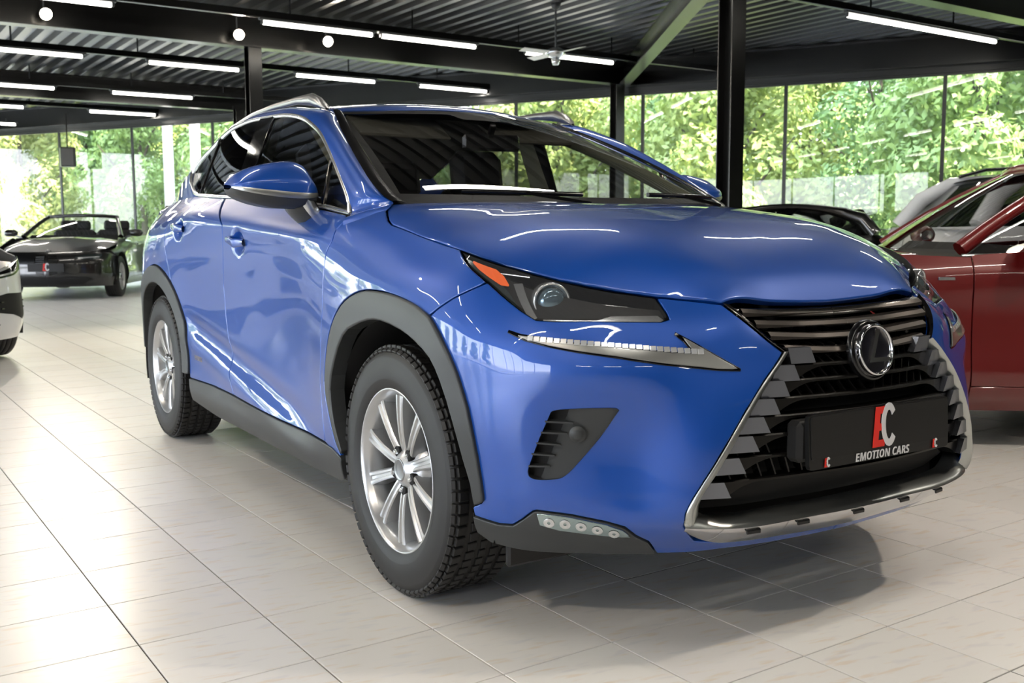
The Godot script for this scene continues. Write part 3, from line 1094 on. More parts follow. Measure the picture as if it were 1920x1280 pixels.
const O_FLARE := [1.06, 0.348, 1.054, 0.351, 1.044, 0.355, 1.036, 0.36, 1.032, 0.362, 1.029, 0.365, 1.028, 0.378, 1.03, 0.404, 1.035, 0.439, 1.04, 0.477, 1.047, 0.516, 1.056, 0.557, 1.066, 0.594, 1.078, 0.624, 1.09, 0.651, 1.102, 0.677, 1.116, 0.701, 1.132, 0.724, 1.15, 0.745, 1.172, 0.769, 1.197, 0.792, 1.216, 0.807, 1.234, 0.815, 1.262, 0.825, 1.292, 0.834, 1.322, 0.841, 1.355, 0.847, 1.39, 0.852, 1.429, 0.856, 1.47, 0.859, 1.509, 0.86, 1.544, 0.86, 1.579, 0.859, 1.615, 0.854, 1.653, 0.846, 1.693, 0.835, 1.731, 0.821, 1.764, 0.804, 1.793, 0.784, 1.818, 0.761, 1.84, 0.736, 1.859, 0.707, 1.876, 0.674, 1.891, 0.636, 1.903, 0.595, 1.909, 0.558, 1.906, 0.528, 1.896, 0.503, 1.883, 0.476, 1.867, 0.444, 1.851, 0.411, 1.837, 0.383, 1.823, 0.362, 1.807, 0.345, 1.797, 0.334, 1.798, 0.343, 1.801, 0.361, 1.816, 0.396, 1.837, 0.438, 1.853, 0.486, 1.858, 0.537, 1.844, 0.585, 1.817, 0.631, 1.781, 0.679, 1.74, 0.719, 1.7, 0.741, 1.656, 0.754, 1.606, 0.768, 1.556, 0.778, 1.516, 0.782, 1.474, 0.782, 1.413, 0.776, 1.354, 0.766, 1.313, 0.755, 1.278, 0.742, 1.241, 0.726, 1.208, 0.707, 1.184, 0.683, 1.163, 0.652, 1.139, 0.608, 1.118, 0.558, 1.101, 0.509, 1.087, 0.463, 1.075, 0.429, 1.066, 0.402, 1.062, 0.372]
const O_VALANCE := [1.072, 0.34, 1.069, 0.317, 0.993, 0.308, 0.952, 0.311, 0.924, 0.329, 0.894, 0.353, 0.885, 0.356, 0.801, 0.35, 0.715, 0.337, 0.671, 0.325, 0.644, 0.3, 0.609, 0.28, 0.577, 0.241, 0.576, 0.236, 0.712, 0.234, 0.862, 0.236, 0.966, 0.239, 1.047, 0.244, 1.08, 0.27, 1.072, 0.305]
const O_VENT := [0.848, 0.6, 0.844, 0.603, 0.826, 0.607, 0.766, 0.612, 0.708, 0.614, 0.691, 0.613, 0.689, 0.61, 0.686, 0.609, 0.691, 0.602, 0.708, 0.574, 0.732, 0.539, 0.761, 0.504, 0.788, 0.473, 0.805, 0.455, 0.818, 0.444, 0.83, 0.439, 0.844, 0.437, 0.866, 0.435, 0.887, 0.435, 0.898, 0.439, 0.903, 0.445, 0.904, 0.453, 0.9, 0.469, 0.888, 0.502, 0.874, 0.54, 0.859, 0.574]
const O_FOG := [0.885, 0.354, 0.801, 0.349, 0.715, 0.336, 0.675, 0.323, 0.65, 0.301, 0.677, 0.3, 0.75, 0.303, 0.831, 0.309, 0.88, 0.321]
const O_DRL := [0.96, 0.786, 0.928, 0.778, 0.88, 0.773, 0.815, 0.763, 0.726, 0.756, 0.639, 0.748, 0.565, 0.741, 0.508, 0.738, 0.529, 0.768, 0.546, 0.782, 0.51, 0.762, 0.457, 0.731, 0.405, 0.701, 0.453, 0.703, 0.581, 0.718, 0.689, 0.734, 0.788, 0.746, 0.852, 0.756, 0.913, 0.769]
const O_GRSIDE := [0.415, 0.849, 0.365, 0.806, 0.319, 0.765, 0.282, 0.737, 0.348, 0.67, 0.395, 0.608, 0.449, 0.524, 0.492, 0.456, 0.523, 0.406, 0.538, 0.37, 0.537, 0.338]
const O_CHRLOW := [0.537, 0.338, 0.522, 0.312, 0.497, 0.283, 0.464, 0.277, 0.429, 0.277]
const O_RTOP := [3.581, 0.361, 3.254, 0.371, 2.954, 0.368, 2.747, 0.363, 2.459, 0.358, 2.208, 0.353, 1.97, 0.351, 1.902, 0.348, 1.829, 0.329]
const O_GAPDD := [3.302, 1.151, 3.066, 1.055, 3.084, 0.955, 3.118, 0.811, 3.11, 0.69, 3.086, 0.609, 3.054, 0.524, 3.024, 0.45, 2.954, 0.368]
const O_HOODEDGE := [-0.318, 0.756, -0.205, 0.803, -0.159, 0.814, -0.072, 0.813, 0.059, 0.814, 0.173, 0.809, 0.219, 0.8, 0.294, 0.782, 0.373, 0.751, 0.434, 0.71, 0.49, 0.668, 0.538, 0.623, 0.578, 0.571, 0.617, 0.519, 0.641, 0.491, 0.69, 0.428, 0.74, 0.365]
const O_WSEDGE := [1, 0.999, 1.046, 0.649, 1.05, 0.399, 1.044, 0.198, 1.032, 0.103, 1.017, 0.035, 0.997, 0]
const O_DLO := [-0.508, 1.079, -0.551, 1.131, -0.656, 1.205, -0.785, 1.286, -0.953, 1.378, -1.079, 1.425, -1.203, 1.461, -1.344, 1.487, -1.51, 1.504, -1.683, 1.511, -1.915, 1.521, -2.152, 1.511, -2.298, 1.486, -2.443, 1.443, -2.648, 1.385, -2.762, 1.338, -2.719, 1.282, -2.586, 1.23, -2.467, 1.204, -2.102, 1.182, -1.641, 1.163, -1.324, 1.145, -1.022, 1.127, -0.764, 1.11, -0.624, 1.093]

# ---------------------------------------------------------------- the blue car

var ref_s := []
var ref_x := []
var ref_z := []
var station := []

func wrap_setup() -> void:
	var all := [[REF[1][0], -REF[1][1]]]
	all.append_array(REF)
	all.append([REF[REF.size() - 2][0], -REF[REF.size() - 2][1]])
	var s := 0.0
	for k in all.size():
		if k > 0:
			s += Vector2(all[k][0] - all[k - 1][0], all[k][1] - all[k - 1][1]).length()
		ref_s.append(s)
		ref_x.append(all[k][0])
		ref_z.append(all[k][1])
	var s1: float = ref_s[1]
	for k in ref_s.size():
		ref_s[k] -= s1
	station = ref_s.slice(1, ref_s.size() - 1)


func wrap_point(s: float, y: float) -> Vector3:
	var a := absf(s)
	var i := 0
	while i < station.size() - 2 and a > station[i + 1]:
		i += 1
	var ss := []
	var oo := []
	for k in range(maxi(0, i - 2), mini(station.size(), i + 4)):
		var p: Array = PROF[k] if k < PROF.size() else PROF_REAR
		ss.append(station[k])
		oo.append(hermite(p[0], p[1], y))
	var off := hermite(ss, oo, a) + sculpt(a, y)
	var e := 0.03
	var d := Vector2(hermite(ref_s, ref_x, s + e) - hermite(ref_s, ref_x, s - e), hermite(ref_s, ref_z, s + e) - hermite(ref_s, ref_z, s - e)).normalized()
	return Vector3(hermite(ref_s, ref_x, s) + d.y * off, y, hermite(ref_s, ref_z, s) - d.x * off)


# creases and hollows pressed into the front corner
func sculpt(s: float, y: float) -> float:
	var d := 0.0
	for h in [[2.885, 0.984, 0.075, 0.052], [3.715, 1.038, 0.07, 0.05]]:
		var r := Vector2((s - h[0]) / h[2], (y - h[1]) / h[3]).length()
		if r < 1.0:
			d -= 0.026 * (1.0 - r * r) ** 1.2
	# crease that climbs along the lower doors, with the fuller sill below it
	var x := 1.474 - s
	if x < -0.5 and x > -2.3:
		var v := y - (0.28 - 0.154 * x)
		var fade := smoothstep(-0.5, -0.9, x) * smoothstep(-2.3, -2.05, x)
		d += fade * (-0.013 * exp(-(v / 0.04) ** 2) + 0.010 * exp(-((v + 0.085) / 0.045) ** 2))
	return d


func hood_point(x: float, z: float) -> Vector3:
	var ys := []
	for p in HOOD:
		ys.append(hermite(p[0], p[1], absf(z)))
	return Vector3(x, hermite(HOOD_X, ys, x), z)


func side_z(x: float, y: float) -> float:
	var b := 0.805 - 0.30 * (y - 1.1) - 0.15 * (y - 1.1) * absf(y - 1.1)
	return b + hermite([-3.6, -3.3, -2.9, -2.4, -1.8, -1.2, -0.8, -0.4, -0.1], [-0.17, -0.11, -0.05, -0.012, 0.0, 0.0, -0.006, -0.025, -0.055], x)


func screen_point(a: float, t: float) -> Vector3:
	var zb := a * 0.71
	var zt := a * 0.527
	var xb := -0.2 - 0.123 * zb * zb - 0.398 * zb ** 4
	var xt := -1.145 - 0.327 * zt * zt - 0.46 * zt ** 4
	var yt := 1.517 - 0.098 * zt * zt + 0.144 * zt ** 4
	var k := 4.0 * t * (1.0 - t) * 0.022
	return Vector3(lerpf(xb, xt, t) + k * 0.39, lerpf(1.117, yt, t) + k * 0.92, lerpf(zb, zt, t))


func roof_point(x: float, z: float) -> Vector3:
	var y := hermite([-3.5, -3.3, -3.0, -2.6, -2.1, -1.7, -1.4, -1.25, -1.145, -1.05], [1.24, 1.31, 1.405, 1.50, 1.566, 1.583, 1.566, 1.545, 1.517, 1.475], x)
	return Vector3(x - 0.327 * z * z, y + hermite([0.0, 0.2, 0.4, 0.53, 0.6, 0.7], [0.0, -0.005, -0.022, -0.04, -0.06, -0.12], absf(z)), z)


func sx(x: float) -> float:
	return 1.474 - x


func ring_arc(cx: float, cy: float, r: float, a0: float, a1: float, c: int) -> PackedVector2Array:
	var o := PackedVector2Array()
	for k in c + 1:
		var a := deg_to_rad(lerpf(a0, a1, float(k) / c))
		o.append(Vector2(sx(cx + r * cos(a)), cy + r * sin(a)))
	return o


func both(parent: Node3D, called: String, mb: Mb, m: Material, label := "") -> Array:
	var a := part(parent, called, mb, m, label)
	var b := part(parent, called, mb.flipped(), m, label)
	return [a, b]


func joined(mb: Mb) -> Mb:
	var o := Mb.new()
	o.has_uv = mb.has_uv
	o.add(mb)
	o.add(mb.flipped())
	return o


func mirrored_child(parents: Array, called: String, mb: Mb, m: Material, label := "") -> void:
	part(parents[0], called, mb, m, label)
	part(parents[1], called, mb.flipped(), m, label)


func build_suv() -> void:
	wrap_setup()
	var car := thing("crossover_car", "glossy blue crossover car with a black spindle grille in the foreground", "car", Vector3(0.42445, 0, -3.27989), -1.00966)
	var w := Surf.new(-0.1, 5.73, 281, 0.18, 1.3, 91, wrap_point)
	var hd := Surf.new(-0.4, 0.79, 61, -0.9, 0.9, 61, hood_point)
	var g := Surf.new(0.2, 3.5, 56, 1.02, 1.6, 30, func(u: float, y: float) -> Vector3: return Vector3(-u, y, side_z(-u, y)))
	var ws := Surf.new(-1.1, 1.1, 30, 0.0, 1.0, 16, screen_point)
	var rf := Surf.new(-3.4, -1.1, 40, -0.62, 0.62, 26, roof_point)
	var paint: Material = M.blue
	var dark: Material = M.plastic_dark

	# --- painted panels
	both(car, "fender", panel(w, v2(O_FENDER), 0.016), paint)
	var fd := both(car, "front_door", panel(w, v2(O_FDOOR), 0.018), paint)
	var top_b := PackedVector2Array([Vector2(sx(-1.87), 1.172), Vector2(sx(-2.2), 1.187), Vector2(sx(-2.47), 1.20)])
	var rd_edge := PackedVector2Array([Vector2(sx(-2.49), 1.12), Vector2(sx(-2.47), 1.0), Vector2(sx(-2.42), 0.88)])
	rd_edge.append_array(ring_arc(-2.66, 0.352, 0.515, 58.0, 1.0, 10))
	var rd := PackedVector2Array(top_b)
	rd.append_array(rd_edge)
	var gd := v2(O_GAPDD)
	var rt := v2(O_RTOP)
	rd.append(rt[1])
	gd.reverse()
	for k in gd.size() - 1:
		rd.append(gd[k])
	var rdd := both(car, "rear_door", panel(w, rd, 0.018), paint)
	var qp := PackedVector2Array([Vector2(sx(-2.47), 1.20), Vector2(sx(-2.85), 1.19), Vector2(4.6, 1.15), Vector2(5.2, 1.08), Vector2(5.728, 1.08), Vector2(5.728, 0.3), Vector2(5.0, 0.3), Vector2(4.72, 0.3)])
	qp.append_array(ring_arc(-2.66, 0.352, 0.515, 174.0, 58.0, 22))
	qp.append_array(PackedVector2Array([Vector2(sx(-2.42), 0.88), Vector2(sx(-2.47), 1.0), Vector2(sx(-2.49), 1.12)]))
	both(car, "quarter_panel", panel(w, qp, 0.022), paint)
	part(car, "front_bumper", joined(panel(w, v2(O_BUMPER), 0.012, 0.0, 0.002, 0.003, 0.02, soften(v2(O_VENT), 0.006))), paint)
	var hp := PackedVector2Array()
	var he := v2(O_HOODEDGE)
	for p in he:
		hp.append(p)
	for k in range(1, 8):
		var z := 0.365 - k * 0.73 / 8.0
		hp.append(Vector2(0.752 - 0.102 * z * z, z))
	for k in he.size():
		var p := he[he.size() - 1 - k]
		hp.append(Vector2(p.x, -p.y))
	for k in range(0, 13):
		var z := -0.72 + k * 0.12
		hp.append(Vector2(-0.2 - 0.123 * z * z - 0.398 * z ** 4 + 0.004, z))
	part(car, "hood", panel(hd, hp, 0.016, 0.0, 0.002, 0.004, 0.02), paint)
	part(car, "roof", panel(rf, PackedVector2Array([Vector2(-1.15, -0.555), Vector2(-1.15, 0.555), Vector2(-3.3, 0.53), Vector2(-3.3, -0.53)]), 0.03, 0.0, 0.0), paint)

	# --- pillar and roof side, from the cowl over the doors to the tail
	var dlo := v2(O_DLO)
	var inner := [w.ev(1.77, 1.06) - w.nrm(1.77, 1.06) * 0.014, Vector3(-0.29, 1.096, 0.762), ws.ev(1.0, 0.0), ws.ev(1.02, 0.035), ws.ev(1.036, 0.12), ws.ev(1.05, 0.3), ws.ev(1.05, 0.55), ws.ev(1.035, 0.78), ws.ev(1.012, 0.95)]
	var outer := [w.ev(1.90, 1.03) - w.nrm(1.90, 1.03) * 0.014, Vector3(-0.442, 1.066, 0.845)]
	for k in 7:
		outer.append(g.ev(-dlo[k].x, dlo[k].y))
	var rx := [-1.22, -1.40, -1.58, -1.82, -2.05, -2.25, -2.48, -2.75, -3.0]
	for k in 9:
		inner.append(rf.ev(rx[k], 0.545))
		outer.append(g.ev(-dlo[7 + k].x, dlo[7 + k].y))
	var rows := []
	for r in 9:
		var t := r / 8.0
		var row := PackedVector3Array()
		var raw := PackedVector3Array()
		for k in inner.size():
			var d: Vector3 = outer[k] - inner[k]
			var along: Vector3 = inner[mini(k + 1, inner.size() - 1)] - inner[maxi(k - 1, 0)]
			var nn := along.cross(d).normalized()
			if nn.dot(Vector3(0, 0.3, 1)) < 0.0:
				nn = -nn
			raw.append(inner[k] + d * t + nn * 4.0 * t * (1.0 - t) * (0.006 if k < 3 else 0.02))
		for k in raw.size() - 1:
			for s in 4:
				row.append(raw[k].cubic_interpolate(raw[k + 1], raw[maxi(k - 1, 0)], raw[mini(k + 2, raw.size() - 1)], s / 4.0))
		row.append(raw[raw.size() - 1])
		rows.append(row)
	var mb := Mb.new()
	mb.loft(rows)
	both(car, "side_frame", mb, paint)
	# lining inside it
	rows = []
	for r in 5:
		var t := r / 4.0
		var row := PackedVector3Array()
		for k in range(3, inner.size()):
			row.append(inner[k].lerp(outer[k], t) * Vector3(1, 1, 0.985) - Vector3(0.0, 0.012, 0.012 * sin(PI * t)))
		rows.append(row)
	mb = Mb.new()
	mb.loft(rows)
	both(car, "frame_lining", mb, M.headliner)
	both(car, "rear_pillar", panel(g, PackedVector2Array([Vector2(2.69, 1.372), Vector2(2.762, 1.338), Vector2(2.719, 1.282), Vector2(2.586, 1.23), Vector2(2.467, 1.205), Vector2(2.48, 1.165), Vector2(3.33, 1.10), Vector2(3.3, 1.165), Vector2(3.16, 1.222), Vector2(3.0, 1.292), Vector2(2.85, 1.338)]), 0.03, -0.002, 0.0), paint)
	# tail glass
	var tg := [PackedVector3Array(), PackedVector3Array()]
	for k in 9:
		var z := -0.5 + k * 0.125
		tg[0].append(rf.ev(-3.28, z))
		tg[1].append(Vector3(-3.60 + 0.25 * z * z, 1.07, z * 1.15))
	mb = Mb.new()
	mb.loft(tg)
	part(car, "tail_window", mb, M.glass_dark)

	# --- glazing
	var shield := PackedVector2Array([Vector2(-0.995, 0.0), Vector2(0.995, 0.0), Vector2(1.0, 1.0), Vector2(-1.0, 1.0)])
	mb = Mb.new()
	fill(mb, ws, shield, Vector2(0.05, 0.05), -0.002)
	var wsn := part(car, "windshield", mb, M.windshield)
	mb = Mb.new()
	for st in [[[-0.99, 0.0], [0.99, 0.0], [0.99, 0.075], [0.5, 0.06], [0.0, 0.055], [-0.5, 0.06], [-0.99, 0.075]], [[-0.99, 0.955], [-0.2, 0.94], [-0.16, 0.86], [0.16, 0.86], [0.2, 0.94], [0.99, 0.955], [0.99, 1.0], [-0.99, 1.0]], [[0.955, 0.05], [0.995, 0.05], [1.0, 0.97], [0.965, 0.97]], [[-0.955, 0.05], [-0.995, 0.05], [-1.0, 0.97], [-0.965, 0.97]]]:
		var o := PackedVector2Array()
		for q in st:
			o.append(Vector2(q[0], q[1]))
		fill(mb, ws, o, Vector2(0.05, 0.04), -0.006)
	part(wsn, "frit_border", mb, M.frit)
	var we := v2(O_WSEDGE)
	var mr := [PackedVector3Array(), PackedVector3Array(), PackedVector3Array()]
	for k in 25:
		var t := k / 24.0
		var a := 1.0
		for q in we.size() - 1:
			if t <= we[q].y and t >= we[q + 1].y:
				a = lerpf(we[q + 1].x, we[q].x, (t - we[q + 1].y) / maxf(we[q].y - we[q + 1].y, 1e-4))
		var nn := ws.nrm(a, t)
		mr[0].append(ws.ev(a - 0.045, t) - nn * 0.001)
		mr[1].append(ws.ev(a - 0.022, t) + nn * 0.006)
		mr[2].append(ws.ev(a + 0.008, t) + nn * 0.004)
	mb = Mb.new()
	mb.loft(mr)
	both(car, "pillar_molding", mb, M.plastic_gloss)
	# cowl below the glass and the two wipers
	mb = Mb.new()
	var cw := [PackedVector3Array(), PackedVector3Array(), PackedVector3Array()]
	for k in 15:
		var z := -0.7 + k * 0.1
		var xb := -0.2 - 0.123 * z * z - 0.398 * z ** 4
		cw[0].append(Vector3(xb + 0.004, 1.10, z))
		cw[1].append(Vector3(xb - 0.03, 1.108, z))
		cw[2].append(Vector3(xb - 0.06, 1.13, z))
	mb.loft(cw)
	part(car, "cowl", mb, dark)
	for wp in [[0.72, 0.045, 0.12, 0.03], [-0.3, 0.04, -0.82, 0.035]]:
		mb = Mb.new()
		var path := PackedVector3Array()
		for k in 9:
			var t := k / 8.0
			var a := lerpf(wp[0], wp[2], t) * (1.0 if wp[0] > 0 else 1.0)
			path.append(ws.ev(a, lerpf(wp[1], wp[3], t)) + Vector3(0.008, 0.014, 0))
		mb.tube(path, 0.009, 6)
		mb.bar(path[4], path[8] + Vector3(0.05, -0.03, 0.0), 0.016, 0.01)
		part(car, "wiper", mb, M.plastic_gloss)
	var front_glass := PackedVector2Array()
	for k in 10:
		front_glass.append(Vector2(-dlo[k].x, dlo[k].y))
	front_glass.append_array(PackedVector2Array([Vector2(1.60, 1.507), Vector2(1.60, 1.16)]))
	for k in range(21, 25):
		front_glass.append(Vector2(-dlo[k].x, dlo[k].y))
	front_glass.remove_at(9)
	var fg := Mb.new()
	fill(fg, g, front_glass, Vector2(0.06, 0.05), -0.004)
	mirrored_child(fd, "window", fg, M.glass_side)
	var rear_glass := PackedVector2Array([Vector2(1.75, 1.16), Vector2(1.75, 1.512), Vector2(1.915, 1.518), Vector2(2.152, 1.509), Vector2(2.298, 1.485), Vector2(2.34, 1.472), Vector2(2.40, 1.20), Vector2(2.1, 1.182)])
	var rg := Mb.new()
	fill(rg, g, rear_glass, Vector2(0.06, 0.05), -0.004)
	mirrored_child(rdd, "window", rg, M.glass_dark)
	var qg := Mb.new()
	fill(qg, g, PackedVector2Array([Vector2(2.36, 1.47), Vector2(2.443, 1.443), Vector2(2.648, 1.385), Vector2(2.762, 1.338), Vector2(2.719, 1.282), Vector2(2.586, 1.23), Vector2(2.467, 1.204), Vector2(2.42, 1.20)]), Vector2(0.06, 0.05), -0.004)
	both(car, "quarter_window", qg, M.glass_dark)
	both(car, "door_pillar_trim", panel(g, PackedVector2Array([Vector2(1.585, 1.505), Vector2(1.77, 1.513), Vector2(1.80, 1.168), Vector2(1.60, 1.158)]), 0.05, 0.002, 0.0), M.piano_black)
	both(car, "window_divider", panel(g, PackedVector2Array([Vector2(2.325, 1.474), Vector2(2.36, 1.466), Vector2(2.43, 1.2), Vector2(2.39, 1.2)]), 0.05, 0.003, 0.0), M.piano_black)
	both(car, "window_divider", panel(g, PackedVector2Array([Vector2(0.79, 1.282), Vector2(0.802, 1.288), Vector2(0.752, 1.108), Vector2(0.735, 1.108)]), 0.05, 0.003, 0.0), M.chrome_dark)
	# bright surround of the side glass
	var loop := PackedVector2Array()
	for k in dlo.size():
		loop.append(Vector2(-dlo[k].x, dlo[k].y))
	loop.append(loop[0])
	loop = smooth_line(loop, 5)
	var tr := [PackedVector3Array(), PackedVector3Array(), PackedVector3Array()]
	var cwise := Geometry2D.is_polygon_clockwise(loop)
	for k in loop.size():
		var d := loop[(k + 1) % loop.size()] - loop[(k - 2 + loop.size()) % loop.size()]
		if k == 0 or k == loop.size() - 1:
			d = loop[1] - loop[loop.size() - 2]
		var o := Vector2(d.y, -d.x).normalized() * (-1.0 if cwise else 1.0)
		var nn := g.nrm(loop[k].x, loop[k].y)
		tr[0].append(g.ev(loop[k].x + o.x * 0.003, loop[k].y + o.y * 0.003) - nn * 0.003)
		tr[1].append(g.ev(loop[k].x - o.x * 0.005, loop[k].y - o.y * 0.005) + nn * 0.007)
		tr[2].append(g.ev(loop[k].x - o.x * 0.014, loop[k].y - o.y * 0.014) - nn * 0.004)
	mb = Mb.new()
	mb.loft(tr)
	both(car, "window_trim", mb, M.chrome_satin)

	# --- roof rails
	mb = Mb.new()
	var rail := [[-1.205, 1.497, 0.582, 0.008, 0.003], [-1.225, 1.508, 0.584, 0.018, 0.008], [-1.27, 1.527, 0.587, 0.02, 0.018], [-1.34, 1.547, 0.588, 0.02, 0.02], [-1.5, 1.560, 0.588, 0.014, 0.013], [-1.8, 1.566, 0.585, 0.010, 0.010], [-2.1, 1.559, 0.58, 0.010, 0.010], [-2.45, 1.529, 0.572, 0.010, 0.010], [-2.7, 1.49, 0.562, 0.010, 0.009], [-2.85, 1.457, 0.555, 0.006, 0.004]]
	var rr := []
	for q in rail:
		var ringp := PackedVector3Array()
		for s in 12:
			var a := TAU * s / 12
			ringp.append(Vector3(q[0], q[1] + sin(a) * q[4] * 1.25, q[2] + cos(a) * q[3]))
		rr.append(ringp)
	mb.loft(rr, true)
	both(car, "roof_rail", mb, M.alu)

	suv_front(car, w)
	suv_cladding(car, w)
	suv_mirrors(car, fd)
	suv_handles(fd, rdd, w)
	suv_inside(car, w)
	var lx := [0.0, -2.66]
	for ax in 2:
		for sd in [1.0, -1.0]:
			wheel(car, "wheel", Vector3(lx[ax], 0.356, 0.79 * sd), sd, -1.5708 + 0.05 * ax, false)


func band(w: Surf, a: PackedVector2Array, b: PackedVector2Array, offa: float, offm: float, offb: float, per := 6) -> Array:
	var rows := [PackedVector3Array(), PackedVector3Array(), PackedVector3Array()]
	var sa := smooth_line(a, per)
	var sb := smooth_line(b, per)
	for k in sa.size():
		var p := sa[k]
		var q := sb[k]
		var m := (p + q) * 0.5
		rows[0].append(w.ev(p.x, p.y) + w.nrm(p.x, p.y) * offa)
		rows[1].append(w.ev(m.x, m.y) + w.nrm(m.x, m.y) * offm)
		rows[2].append(w.ev(q.x, q.y) + w.nrm(q.x, q.y) * offb)
	return rows


func polyline_at(line: PackedVector2Array, y: float) -> float:
	for k in line.size() - 1:
		var a := line[k]
		var b := line[k + 1]
		if (y - a.y) * (y - b.y) <= 0.0 and absf(a.y - b.y) > 1e-6:
			return lerpf(a.x, b.x, (y - a.y) / (b.y - a.y))
	return line[line.size() - 1].x


func suv_front(car: Node3D, w: Surf) -> void:
	# --- grille
	var side := v2(O_GRSIDE)
	var grille := Node3D.new()
	grille.name = "grille"
	car.add_child(grille)
	grille.set_meta("label", "black spindle grille with horizontal bars")
	var mb := Mb.new()
	var back := PackedVector2Array([Vector2(-0.02, 0.84)])
	back.append_array(side)
	back.append_array(PackedVector2Array([Vector2(0.50, 0.30), Vector2(-0.02, 0.30)]))
	fill(mb, w, back, Vector2(0.03, 0.03), -0.075)
	part(grille, "grille_backing", joined(mb), M.black)
	# bars: [height of the lower front edge, bar height, depth]
	var ys := [0.813, 0.786, 0.758, 0.726, 0.697, 0.662, 0.622, 0.581, 0.538, 0.488, 0.432]
	for k in ys.size():
		var y: float = ys[k]
		var upper := k < 4
		var end := polyline_at(side, y + 0.004) - 0.012
		if k == 3:
			end = 0.268
		mb = Mb.new()
		var front := [PackedVector3Array(), PackedVector3Array(), PackedVector3Array(), PackedVector3Array(), PackedVector3Array()]
		var block := 0.05
		var c := 40
		for q in c + 1:
			var f := float(q) / c
			f = 1.0 - (1.0 - f) * (1.0 - f * 0.35)
			var s := end * f
			var e := clampf((s - (end - 0.16)) / 0.16, 0.0, 1.0)
			var tall: float
			var drop := 0.0
			if upper:
				tall = 0.012 + 0.007 * e
			else:
				tall = 0.007 + 0.031 * clampf((s - (end - 0.15)) / 0.09, 0.0, 1.0) ** 2.0
				drop = tall - 0.007
			var lift := 0.0
			if upper:
				lift = 0.006 * (s / maxf(end, 0.1)) ** 2
			var ytop := y + (tall if upper else 0.008) + lift
			var ylow := y - (0.0 if upper else drop) + lift
			var n := w.nrm(s, y)
			var base := w.ev(s, y)
			var o := -0.022 + (0.004 * e if not upper else 0.008 * e)
			var hn := Vector3(n.x, 0, n.z).normalized()
			var pf := base + hn * o
			var slope := 0.010 if upper else 0.004
			front[0].append(Vector3(pf.x, ytop, pf.z) - hn * 0.045)
			front[1].append(Vector3(pf.x, ytop, pf.z) - hn * slope)
			front[2].append(Vector3(pf.x, ytop - (0.003 if not upper else 0.009), pf.z))
			front[3].append(Vector3(pf.x, ylow, pf.z))
			front[4].append(Vector3(pf.x, ylow, pf.z) - hn * 0.045)
		mb.strips(front)
		var whole := joined(mb)
		var bar := part(grille, "grille_bar", whole, M.grille_bronze if upper else M.grille_bar)
		if not upper or k == 3:
			# bright facet at each end of the bar
			var fb := Mb.new()
			var s0 := end - (0.058 if k != 3 else 0.075)
			var ps := []
			for q in [[s0 + 0.014, 0.008, 0.0], [end + 0.004, 0.008, 0.0], [end + 0.014 * (1.0 if k != 3 else -0.6), -0.031, -0.003], [s0 - 0.006, -0.031, -0.003]]:
				var n := w.nrm(q[0], y)
				var hn := Vector3(n.x, 0, n.z).normalized()
				var b: Vector3 = w.ev(q[0], y) + hn * (-0.002 + q[2])
				ps.append(Vector3(b.x, y + q[1] + (0.002 if k != 3 else 0.012), b.z))
			fb.face(ps, Vector3.RIGHT)
			var back_ps := []
			for p in ps:
				back_ps.append(p - Vector3(0.02, 0, 0))
			for q in 4:
				fb.face([ps[q], ps[(q + 1) % 4], back_ps[(q + 1) % 4], back_ps[q]])
			both(bar, "end_facet", fb, M.facet)
		# fins up to the bar above
		if k > 0:
			var fins := Mb.new()
			var gap: float = ys[k - 1] - y
			var n_f := 6 + k / 2
			for q in n_f:
				var s := (q + 0.3 + 0.5 * (k % 2)) * (end - 0.05) / n_f
				if k >= 7 and k <= 9 and s < 0.28:
					continue
				var n := w.nrm(s, y)
				var b := w.ev(s, y) - n * 0.045
				fins.bar(b + Vector3(0, 0.005, 0), w.ev(s + 0.02, y + gap) - n * 0.05, 0.004, 0.03, n)
			part(bar, "grille_fin", joined(fins), M.grille_black).set_meta("kind", "stuff")
	# radar sensor stub and the two pegs beside the plate
	mb = Mb.new()
	mb.lathe([[0.0, 0.006], [0.011, 0.006], [0.012, 0.0], [0.012, -0.02]], w.ev(0.385, 0.56) - Vector3(0.018, 0, 0), Basis(Vector3(0, 0, 1), PI / -2), 16)
	part(grille, "parking_sensor", mb, M.plastic_gloss)
	# the frame: dark chrome above, satin below the waist
	mb = Mb.new()
	var topa := PackedVector2Array()
	var topb := PackedVector2Array()
	for k in 8:
		var z := k * 0.0529
		topa.append(Vector2(z * 1.115, 0.836 + 0.10 * z * z))
		topb.append(Vector2(z * 1.03, 0.819 + 0.08 * z * z))
	mb.loft(band(w, topa, topb, -0.012, -0.003, -0.014, 3))
	part(grille, "top_trim", joined(mb), M.chrome_dark)
	mb = Mb.new()
	mb.loft(band(w, PackedVector2Array([side[0] + Vector2(-0.002, 0), side[1], side[2], side[3]]), PackedVector2Array([side[0] + Vector2(-0.03, -0.01), side[1] + Vector2(-0.014, -0.004), side[2] + Vector2(-0.012, -0.004), side[3] + Vector2(-0.013, 0.0)]), 0.002, 0.006, -0.012))
	both(grille, "upper_trim", mb, M.chrome_dark)
	mb = Mb.new()
	var low_in := v2([0.268, 0.734, 0.334, 0.664, 0.379, 0.604, 0.427, 0.522, 0.466, 0.456, 0.494, 0.414, 0.507, 0.385, 0.505, 0.352])
	var low_out := PackedVector2Array()
	for k in range(3, 11):
		low_out.append(side[k])
	mb.loft(band(w, low_out, low_in, 0.001, 0.009, -0.02))
	both(grille, "lower_trim", mb, M.satin_silver)
	# bottom ledge and polished strip
	var ledge := [PackedVector3Array(), PackedVector3Array(), PackedVector3Array(), PackedVector3Array()]
